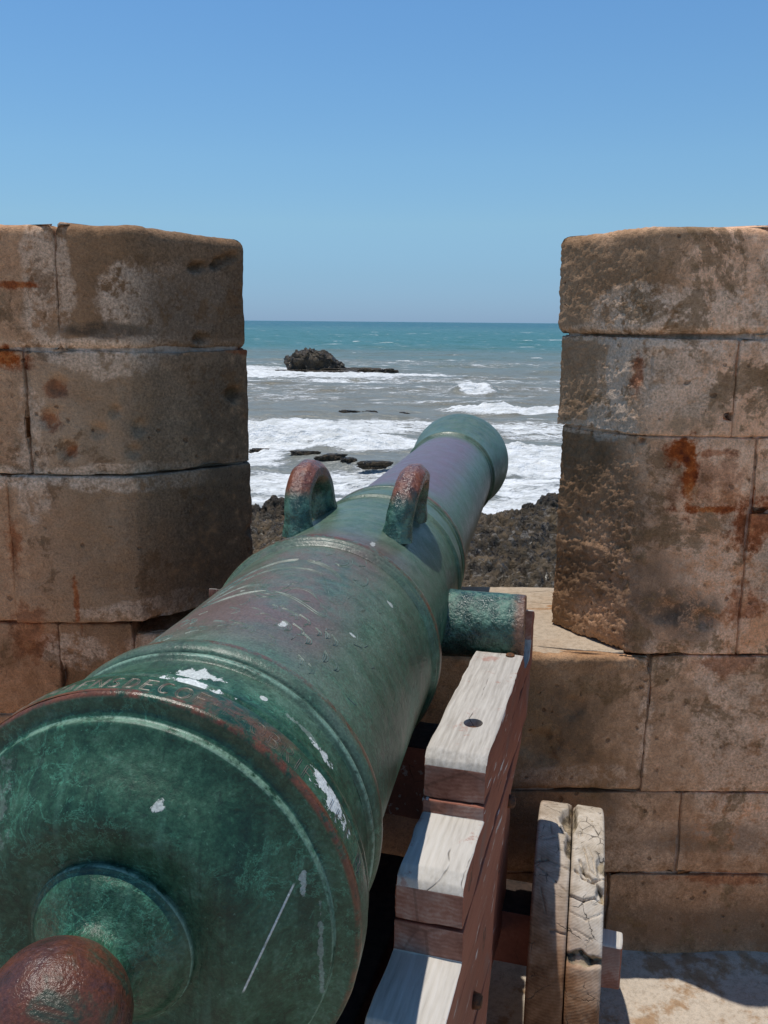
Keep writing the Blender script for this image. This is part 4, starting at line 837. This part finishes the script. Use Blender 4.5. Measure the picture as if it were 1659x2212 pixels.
# ------------------------------------------------------------------ wooden carriage
def wood_mat(name, kind):
    t = T(name); P = t.P; x, y, z = t.sep(P)
    # local grain direction along the carriage (u), lateral n
    u = t.add(t.mul(x, 0.2706), t.mul(y, 0.9627)); n = t.add(t.mul(x, 0.9627), t.mul(y, -0.2706))
    G = t.comb(n, t.mul(u, 0.13), z)
    w = t.wave(30, vec=G, dist=5, det=4, dsc=1.6, dir='X'); fib = t.noise(140, 4, 0.65, vec=t.comb(n, t.mul(u, 0.07), z)); bigf = t.noise(7, 4, 0.6, vec=G); n3 = t.noise(60, 5, 0.65)
    crack = t.ss(0.014, 0.004, t.vor(15, vec=t.comb(t.add(n, t.mul(t.noise(9, 3), 0.04)), t.mul(u, 0.10), z), feat='DISTANCE_TO_EDGE'))
    crack = t.mul(crack, t.ss(0.52, 0.62, t.noise(9, 4)))
    if kind == 'bare':
        col = t.ramp(t.add(t.mul(fib, 0.5), t.add(t.mul(w, 0.05), t.mul(bigf, 0.45))), [(0.32, (0.34, 0.305, 0.265)), (0.5, (0.53, 0.49, 0.435)), (0.68, (0.64, 0.60, 0.55))])
        col = t.mix(t.mul(t.ss(0.58, 0.64, t.noise(16, 7, 0.72)), 0.6), col, (0.36, 0.17, 0.13))
        col = t.mix(t.mul(crack, 0.8), col, (0.08, 0.065, 0.05))
        h = t.add(t.mul(w, 0.10), t.add(t.mul(fib, 0.35), t.mul(crack, -0.8)))
        return t.fin(col, 0.85, t.bump(h, 0.5, 0.004), spec=0.25)
    if kind == 'paint':
        col = t.ramp(t.add(t.mul(bigf, 0.6), t.mul(fib, 0.4)), [(0.32, (0.17, 0.055, 0.034)), (0.55, (0.29, 0.095, 0.055)), (0.72, (0.36, 0.15, 0.095))])
        flake = t.ss(0.60, 0.66, t.noise(1.0, 4, 0.6, vec=t.comb(t.mul(n, 60), t.mul(u, 9), t.mul(z, 60))))
        zone = t.mul(t.ss(0.40, 0.52, t.noise(3.5, 3)), t.ss(0.25, 0.0, t.math('SUBTRACT', u, 1.55)))
        col = t.mix(t.mul(flake, zone), col, (0.55, 0.52, 0.48))
        grey = t.ss(0.56, 0.70, t.noise(4.5, 5, 0.65, vec=t.vec('ADD', P, (4, 4, 2)))); col = t.mix(t.mul(grey, 0.55), col, (0.17, 0.145, 0.13))
        col = t.mix(t.mul(crack, 0.7), col, (0.03, 0.02, 0.015))
        h = t.add(t.mul(fib, 0.3), t.add(t.mul(t.mul(flake, zone), 0.3), t.mul(crack, -0.8)))
        return t.fin(col, 0.62, t.bump(h, 0.5, 0.004), spec=0.35)
    if kind == 'endgrain':
        rings = t.wave(45, vec=t.vec('SUBTRACT', P, (0.1, 0.0, 1.25)), dist=5.5, det=3, dsc=1.2, typ='RINGS', dir='Y')
        col = t.ramp(t.add(t.mul(rings, 0.05), t.mul(t.noise(14, 7, 0.7), 0.95)), [(0.36, (0.17, 0.065, 0.042)), (0.52, (0.30, 0.145, 0.105)), (0.66, (0.42, 0.29, 0.24))])
        grey = t.ss(0.50, 0.66, t.noise(6, 4, 0.6)); col = t.mix(t.mul(grey, 0.5), col, (0.26, 0.23, 0.215))
        col = t.mix(t.mul(t.ss(0.03, 0.01, t.vor(11, feat='DISTANCE_TO_EDGE')), 0.3), col, (0.05, 0.03, 0.02))
        h = t.add(t.mul(rings, 0.04), t.mul(n3, 0.3))
        return t.fin(col, 0.75, t.bump(h, 0.5, 0.004), spec=0.3)
tt = T('shade_dark_wood'); n_ = tt.noise(40, 5, 0.7); M_SHADE_WOOD = tt.fin(tt.ramp(n_, [(0.35, (0.014, 0.010, 0.008)), (0.65, (0.050, 0.030, 0.022))]), 0.8, tt.bump(n_, 0.5, 0.004), spec=0.3)  # near-black colour stands in for shade on inner carriage timber and axle top
M_BARE = wood_mat('sun_bleached_oak', 'bare'); M_PAINT = wood_mat('flaking_red_paint', 'paint'); M_END = wood_mat('red_stained_end_grain', 'endgrain')
CB = np.array([0.156, 1.243, 0.0]); CU = np.array([0.2706, 0.9627, 0.0]); CNn = np.array([0.9627, -0.2706, 0.0])
ax2 = np.array([AXD.x, AXD.y]) / math.hypot(AXD.x, AXD.y); a0_ = np.array([AX0.x, AX0.y])
def to_world(u, n, z, side=1):
    p = CB + CU * u + CNn * n + np.array([0, 0, z])
    if side < 0:   # mirrored across the vertical plane of the barrel
        d = p[:2] - a0_; al = d @ ax2; pe = d - ax2 * al; p = np.array([*(a0_ + ax2 * al - pe), p[2]])
    return p
CA = empty('gun_carriage', tuple(to_world(0.2, -0.38, 0.0))); tag(CA, 'wooden naval gun carriage with stepped red sides and sun-bleached white treads', 'gun carriage')
def prism(name, prof, n0, n1, side=1, parent=CA, bev=0.006, seg=3, jit=0.0015, seed=0, matf=None, sub=0.02, flare=None):
    """prof: CCW (u, z) polygon. Cut into small faces so that edges can be worn."""
    bm = bmesh.new()
    a = [bm.verts.new(to_world(u, n0, z, side)) for u, z in prof]; b = [bm.verts.new(to_world(u, n1, z, side)) for u, z in prof]
    bm.faces.new(a); bm.faces.new(b[::-1]); m = len(prof)
    for i in range(m): bm.faces.new((a[(i + 1) % m], a[i], b[i], b[(i + 1) % m]))
    bmesh.ops.recalc_face_normals(bm, faces=bm.faces)
    bmesh.ops.bevel(bm, geom=[e for e in bm.edges if e.calc_face_angle(0) > 0.4], offset=bev, segments=seg, profile=0.6, affect='EDGES', clamp_overlap=True)
    for f in bm.faces:
        nz = f.normal.z; nu = f.normal.dot(Vector(CU))
        zc = f.calc_center_median().z; seam = any(abs(zc - q) < 0.0045 for q in (0.972, 0.871, 0.763, 0.598))
        f.material_index = 0 if (nz > 0.35 and not seam) else (2 if abs(nu) > 0.75 else 1)
    if jit:
        bmesh.ops.triangulate(bm, faces=[f for f in bm.faces if len(f.verts) > 4])
        for _ in range(5):
            es = [e for e in bm.edges if e.calc_length() > sub]
            if not es: break
            bmesh.ops.subdivide_edges(bm, edges=es, cuts=1)
        bmesh.ops.triangulate(bm, faces=[f for f in bm.faces if len(f.verts) > 4])
        V = np.array([v.co for v in bm.verts]); bm.normal_update(); N = np.array([v.normal for v in bm.verts])
        D = jit * (1.3 * fbm(V * 7, 3, seed) + 1.3 * fbm(V * np.array([45, 20, 45.]), 3, seed + 1) - 1.6 * np.clip(fbm(V * 14, 3, seed + 2) - .1, 0, 1))
        for v, nn_, d in zip(bm.verts, N, D): v.co += Vector(nn_ * d)
    o = bm_obj(name, bm, None, [M_BARE, M_PAINT, M_END] if matf is None else matf, smooth=True)
    o.data.set_sharp_from_angle(angle=R(40)) if hasattr(o.data, 'set_sharp_from_angle') else None
    if parent is not None: o.parent = parent; unparent_fix(o, parent)
    return o
W0, W1 = -0.102, 0.0
def bearing(u0, u1, zc_, z_, rr_, k=10):   # half-round seat for the trunnion, from front to back
    out = []
    um = (u0 + u1) / 2
    for a in np.linspace(0, math.pi, k): out.append((um + rr_ * math.cos(a), zc_ - rr_ * math.sin(a) * 1.0))
    return out
def cheek(side):
    # top plank, with the trunnion seat and a worn horn in front of it
    tu = 0.572 if side > 0 else 0.572
    top = [(0.030, 0.9725), (0.66, 0.9725), (0.66, 1.062), (0.645, 1.098), (0.632, 1.104), (0.622, 1.098)]
    seat = [(tu + 0.0725 * math.cos(a), 1.074 - 0.0725 * math.sin(a)) for a in np.linspace(R(20), R(160), 14)]
    top = top[:5] + [p for p in seat if p[0] < 0.64] + [(0.495, 1.050), (0.052, 1.050), (0.045, 1.046), (0.036, 1.040), (0.030, 1.028)]
    prism('plank', top, W0, W1, side, bev=0.0035, seed=1, jit=0.0022)
    prism('plank', [(-0.138, 0.873), (0.600, 0.873), (0.655, 0.925), (0.658, 0.972), (0.026, 0.972), (0.025, 0.949), (-0.112, 0.948), (-0.120, 0.943), (-0.132, 0.937), (-0.138, 0.925)], W0 + .001, W1 - 0.001, side, bev=0.003, seed=2, jit=0.002)
    prism('plank', [(-0.290, 0.765), (0.262, 0.765), (0.31, 0.805), (0.40, 0.835), (0.50, 0.855), (0.53, 0.871), (-0.140, 0.871), (-0.141, 0.823), (-0.275, 0.822), (-0.290, 0.808)], W0 - .001, W1 + 0.001, side, bev=0.003, seed=3)
    prism('plank', [(-0.450, 0.600), (0.190, 0.600), (0.205, 0.66), (0.225, 0.70), (0.258, 0.763), (-0.302, 0.763), (-0.302, 0.700), (-0.450, 0.700)], W0 + .001, W1 - .001, side, bev=0.003, seed=4)
    prism('plank', [(-0.62, 0.42), (0.10, 0.42), (0.135, 0.49), (0.186, 0.598), (-0.462, 0.598), (-0.462, 0.575), (-0.62, 0.575)], W0, W1, side, bev=0.003, seed=5)
    prism('bolster', [(0.10, 0.37), (0.62, 0.37), (0.63, 0.60), (0.61, 0.871), (0.27, 0.860), (0.20, 0.60)], W0 + 0.010, W1 - 0.030, side, bev=0.006, seed=6, matf=[M_SHADE_WOOD, M_PAINT, M_PAINT])
cheek(1); cheek(-1)
def box_uv(name, u0, u1, n0, n1, z0, z1, **k): return prism(name, [(u0, z0), (u1, z0), (u1, z1), (u0, z1)], n0, n1, **k)
box_uv('transom', 0.40, 0.52, -0.62, -0.106, 0.70, 0.865, seed=7, matf=[M_SHADE_WOOD, M_PAINT, M_PAINT]); box_uv('transom', 0.20, 0.33, -0.55, -0.106, 0.56, 0.66, seed=17, matf=[M_SHADE_WOOD] * 3)
box_uv('stool_bed', -0.45, 0.18, -0.40, -0.16, 0.62, 0.68, seed=8, matf=[M_SHADE_WOOD] * 3)
box_uv('axle_tree', 0.545, 0.665, -0.86, 0.175, 0.285, 0.420, seed=9, matf=[M_SHADE_WOOD, M_PAINT, M_PAINT])
box_uv('axle_arm', 0.555, 0.615, 0.170, 0.238, 0.262, 0.372, seed=10, bev=.008)
box_uv('axle_arm', 0.555, 0.615, -1.02, -0.855, 0.262, 0.372, seed=11, bev=.008)
box_uv('axle_tree', -0.52, -0.40, -0.72, 0.135, 0.26, 0.43, seed=12, matf=[M_PAINT] * 3)
# iron eye bolt on the flank and bolt in the tread
tt = T('rusted_iron'); n_ = tt.noise(90, 5, 0.7); M_IRON = tt.fin(tt.ramp(n_, [(0.35, (0.035, 0.022, 0.016)), (0.65, (0.20, 0.075, 0.025))]), 0.8, tt.bump(n_, 0.6, 0.003), spec=0.4)
def bolt(pos, axis, r_, l_, parent=CA, name='bolt_head', mat=None):
    bm = bmesh.new(); q = Vector(axis).to_track_quat('Z', 'Y').to_matrix().to_4x4()
    bmesh.ops.create_cone(bm, cap_ends=True, segments=20, radius1=r_, radius2=r_ * 0.8, depth=l_, matrix=Matrix.Translation(pos) @ q)
    bmesh.ops.bevel(bm, geom=[e for e in bm.edges if e.calc_face_angle(0) > 0.6], offset=r_ * 0.15, segments=2, affect='EDGES')
    o = bm_obj(name, bm, None, mat or M_IRON, True); o.parent = parent; unparent_fix(o, parent); return o
bolt(to_world(0.33, 0.004, 0.815), CNn, 0.014, 0.018); bolt(to_world(-0.02, 0.004, 0.66), CNn, 0.014, 0.018)
# counterbored bolt hole in the top tread
def cut_hole(objs, center, r_, depth):
    bm = bmesh.new(); bmesh.ops.create_cone(bm, cap_ends=True, segments=24, radius1=r_, radius2=r_, depth=depth * 2, matrix=Matrix.Translation(center))
    cut = bm_obj('cutter', bm, None, M_BARE)
    for o in objs:
        md = o.modifiers.new('b', 'BOOLEAN'); md.operation = 'DIFFERENCE'; md.object = cut; md.solver = 'EXACT'
        bpy.context.view_layer.update(); dg = bpy.context.evaluated_depsgraph_get(); me = bpy.data.meshes.new_from_object(o.evaluated_get(dg)); o.modifiers.clear(); o.data = me
    bpy.data.objects.remove(cut)
pl = [o for o in CA.children if o.name == 'plank'][0]
hc = to_world(0.158, -0.045, 1.05); cut_hole([pl], hc, 0.0165, 0.016)
bolt((hc[0], hc[1], 1.036), (0, 0, 1), 0.0155, 0.006)
bolt(to_world(0.492, -0.028, 1.0505), (0, 0, 1), 0.010, 0.006)

# wheels: two thick laminated wooden discs each
def wheel_mat():
    t = T('cracked_wheel_wood'); P = t.P; x, y, z = t.sep(P)
    ang = t.math('ARCTAN2', y, z); r = t.math('SQRT', t.add(t.mul(y, y), t.mul(z, z)))
    A = t.comb(x, t.mul(ang, 0.3), r)
    n1 = t.noise(5, 5, 0.6); n2 = t.noise(26, 6, 0.68); fib = t.noise(150, 4, 0.6, vec=t.comb(x, t.mul(ang, 0.02), t.mul(r, 1)))
    rings = t.wave(90, vec=t.comb(t.add(x, t.mul(n1, 0.06)), t.mul(t.math('SUBTRACT', ang, 0.3), 0.16), 0), dist=3, det=2, dsc=1.0, typ='RINGS', dir='Z')
    g = t.add(t.mul(n1, 0.35), t.add(t.mul(n2, 0.61), t.mul(rings, 0.04)))
    pale = t.ramp(g, [(0.36, (0.34, 0.28, 0.21)), (0.5, (0.53, 0.46, 0.375)), (0.64, (0.66, 0.60, 0.52))])
    brown = t.ramp(g, [(0.36, (0.13, 0.055, 0.022)), (0.5, (0.27, 0.135, 0.065)), (0.64, (0.40, 0.24, 0.14))])
    k_ = t.add(z, t.add(t.mul(t.math('SUBTRACT', n1, 0.5), 0.12), t.mul(x, 0.9)))
    f = t.ss(0.10, 0.29, k_); f = t.mul(f, t.ss(-0.9, -0.2, y) )
    col = t.mix(f, brown, pale)
    cd = t.vor(11, vec=t.comb(t.add(x, t.mul(t.noise(20, 4), 0.07)), t.mul(t.add(ang, t.mul(t.noise(13, 4, 0.6), 0.30)), 0.32), 0), feat='DISTANCE_TO_EDGE')
    crack = t.mul(t.ss(0.016, 0.004, cd), t.ss(0.48, 0.58, t.noise(14, 4)))
    crack2 = t.mul(t.ss(0.035, 0.010, t.vor(34, vec=A, feat='DISTANCE_TO_EDGE')), t.ss(0.56, 0.66, t.noise(10, 3, vec=t.vec('ADD', P, (3, 1, 2)))))
    ck = t.math('MAXIMUM', crack, crack2); rot = t.ss(0.24, 0.34, t.add(t.noise(16, 6, 0.7), t.mul(t.math('SUBTRACT', t.math('SQRT', t.add(t.mul(y, y), t.mul(z, z))), 0.30), 14.0))); col = t.mix(t.mul(t.math('SUBTRACT', 1.0, rot), t.ss(0.25, 0.28, t.math('SQRT', t.add(t.mul(y, y), t.mul(z, z))))), col, t.ramp(n2, [(0.4, (0.06, 0.05, 0.035)), (0.6, (0.36, 0.28, 0.18))]))
    col = t.mix(t.mul(ck, 0.8), col, (0.06, 0.047, 0.035))
    h = t.add(t.mul(n2, 0.35), t.add(t.mul(rings, 0.05), t.add(t.mul(fib, 0.15), t.mul(ck, -1.0))))
    return t.fin(col, 0.85, t.bump(h, 0.6, 0.005), spec=0.25)
M_WHEEL = wheel_mat()
WR = 0.300
CHECKS = [[([(26, -.078), (24, -.05), (27, -.002)], .003, .006), ([(27, -.074), (33, -.03), (37, -.004)], .002, .004), ([(36, -.06), (46, -.045)], .002, .003), ([(52, -.035), (52.5, -.004)], .003, .005), ([(4, -.05), (10, -.045), (12, -.03), (14, -.06)], .002, .004), ([(0, -.04), (3, -.03), (9, -.02), (11, -.002)], .003, .008), ([(-4, -.06), (2, -.035)], .002, .005)],
          [([(8, .012), (18, .030), (26, .040), (29, .062)], .0025, .006), ([(-4, .014), (8, .022), (20, .046), (27, .052)], .002, .005), ([(27, .010), (30, .028), (31, .045), (28, .07)], .004, .010), ([(22, .018), (27, .030), (33, .060), (38, .07)], .004, .010), ([(38, .004), (39, .030), (37, .05), (39, .07)], .004, .010), ([(44, .004), (46, .035), (43, .07)], .002, .004), ([(50, .01), (53, .05)], .002, .003), ([(60, .002), (58, .03), (61, .05), (60, .07)], .006, .012)]]
def wheel_layer(x0, x1, r_, seed, parent, rot=()):
    """disc about local X; rot = [(angle_deg_from_top_towards_camera, x, size_a, size_x, depth)] decayed bites"""
    seg = 800 if rot else 160; a = np.linspace(0, 2 * math.pi, seg, endpoint=False); rows = []
    b = 0.006; nx_ = 34 if rot else 6
    prof = [(x0, 0.03), (x0, 0.12), (x0, 0.2), (x0, r_ - 0.05), (x0, r_ - 0.02), (x0, r_ - b), (x0 + b * .3, r_ - b * .3), (x0 + b, r_)] + [(x0 + b + (x1 - x0 - 2 * b) * j / nx_, r_) for j in range(1, nx_)] + [(x1 - b, r_), (x1 - b * .3, r_ - b * .3), (x1, r_ - b), (x1, r_ - 0.02), (x1, r_ - 0.05), (x1, 0.2), (x1, 0.12), (x1, 0.03)]
    Pn = np.zeros((len(prof), seg, 3)); pr = np.array(prof)
    rr_ = np.repeat(pr[:, 1:2], seg, 1); xx = np.repeat(pr[:, 0:1], seg, 1)
    aa = np.repeat(a[None], len(prof), 0)
    q = np.c_[xx.ravel(), np.cos(aa).ravel() * .3, np.sin(aa).ravel() * .3]
    d = (0.0020 * fbm(q * 14, 3, seed) + 0.0012 * fbm(q * 60, 3, seed + 1) + 0.0025 * fbm(q * 5, 2, seed + 2)).reshape(rr_.shape)
    for (ad, bx, sa, sx_, dep) in rot:
        da = (aa + R(ad) + math.pi) % (2 * math.pi) - math.pi
        dist = np.sqrt((da / R(sa)) ** 2 + ((xx - bx) / sx_) ** 2) + 0.55 * fbm(q * 30, 3, seed + 5).reshape(rr_.shape)
        d -= dep * sm(1.15, 0.5, dist)
    if rot:      # drying checks, as narrow grooves
        wob = 0.004 * fbm(q * 45, 3, seed + 8).reshape(rr_.shape)
        for line, wd, dp in CHECKS[0 if x0 < 0 else 1]:
            for (a1, b1), (a2, b2) in zip(line[:-1], line[1:]):
                sx = -((aa + math.pi) % (2 * math.pi) - math.pi) * r_; px_, py_ = R(a1) * r_, b1; qx, qy = R(a2) * r_ - px_, b2 - py_
                tt_ = np.clip(((sx - px_) * qx + (xx - py_) * qy) / (qx * qx + qy * qy + 1e-9), 0, 1)
                ds = np.hypot(sx - px_ - tt_ * qx + wob, xx - py_ - tt_ * qy + wob)
                d = d - dp * sm(wd, wd * 0.2, ds)
    w = sm(0.20, 0.28, rr_)
    rr_ = rr_ + d * w
    Pn[..., 0] = xx; Pn[..., 1] = rr_ * np.sin(aa); Pn[..., 2] = rr_ * np.cos(aa)
    o = gridmesh('wheel_layer', Pn[::-1].copy(), parent, M_WHEEL, closed=True)
    return o
def make_wheel(loc, yaw_, full=True):
    w = empty('carriage_wheel', loc, (0, 0, yaw_))
    # angle from the top towards the camera (local -Y) is positive
    wheel_layer(-0.078, -0.0012, WR, 3, w, [(-22, -0.001, 16, 0.010, 0.030), (-2, -0.003, 12, 0.022, 0.026), (14, -0.004, 9, 0.012, 0.020)] if full else [])
    wheel_layer(0.0012, 0.072, WR - 0.002, 7, w, [(-22, 0.001, 16, 0.010, 0.030), (-4, 0.001, 12, 0.012, 0.026), (24, 0.064, 5, 0.012, 0.014), (27, 0.030, 4, 0.014, 0.010), (36, 0.064, 3, 0.010, 0.014), (61, 0.035, 2.4, 0.05, 0.012)] if full else [])
    return w
wy = -R(12.8)
wc = np.array([0.439, 1.845]) 
def carriage_wheel(loc, yw, full):
    w = make_wheel(loc, yw, full); w.name = 'wheel'; w.parent = CA; unparent_fix(w, CA); return w
wheel = carriage_wheel((wc[0], wc[1], WR), wy, True); wheel['label'] = 'bleached and split wooden wheel beside the right merlon'
pL = to_world(0.60, -1.0, 0); carriage_wheel((pL[0], pL[1], WR), wy, False)
for n_off in (0.155, -0.80):
    p = to_world(-0.46, n_off, 0); carriage_wheel((p[0], p[1], WR), -R(14), False)
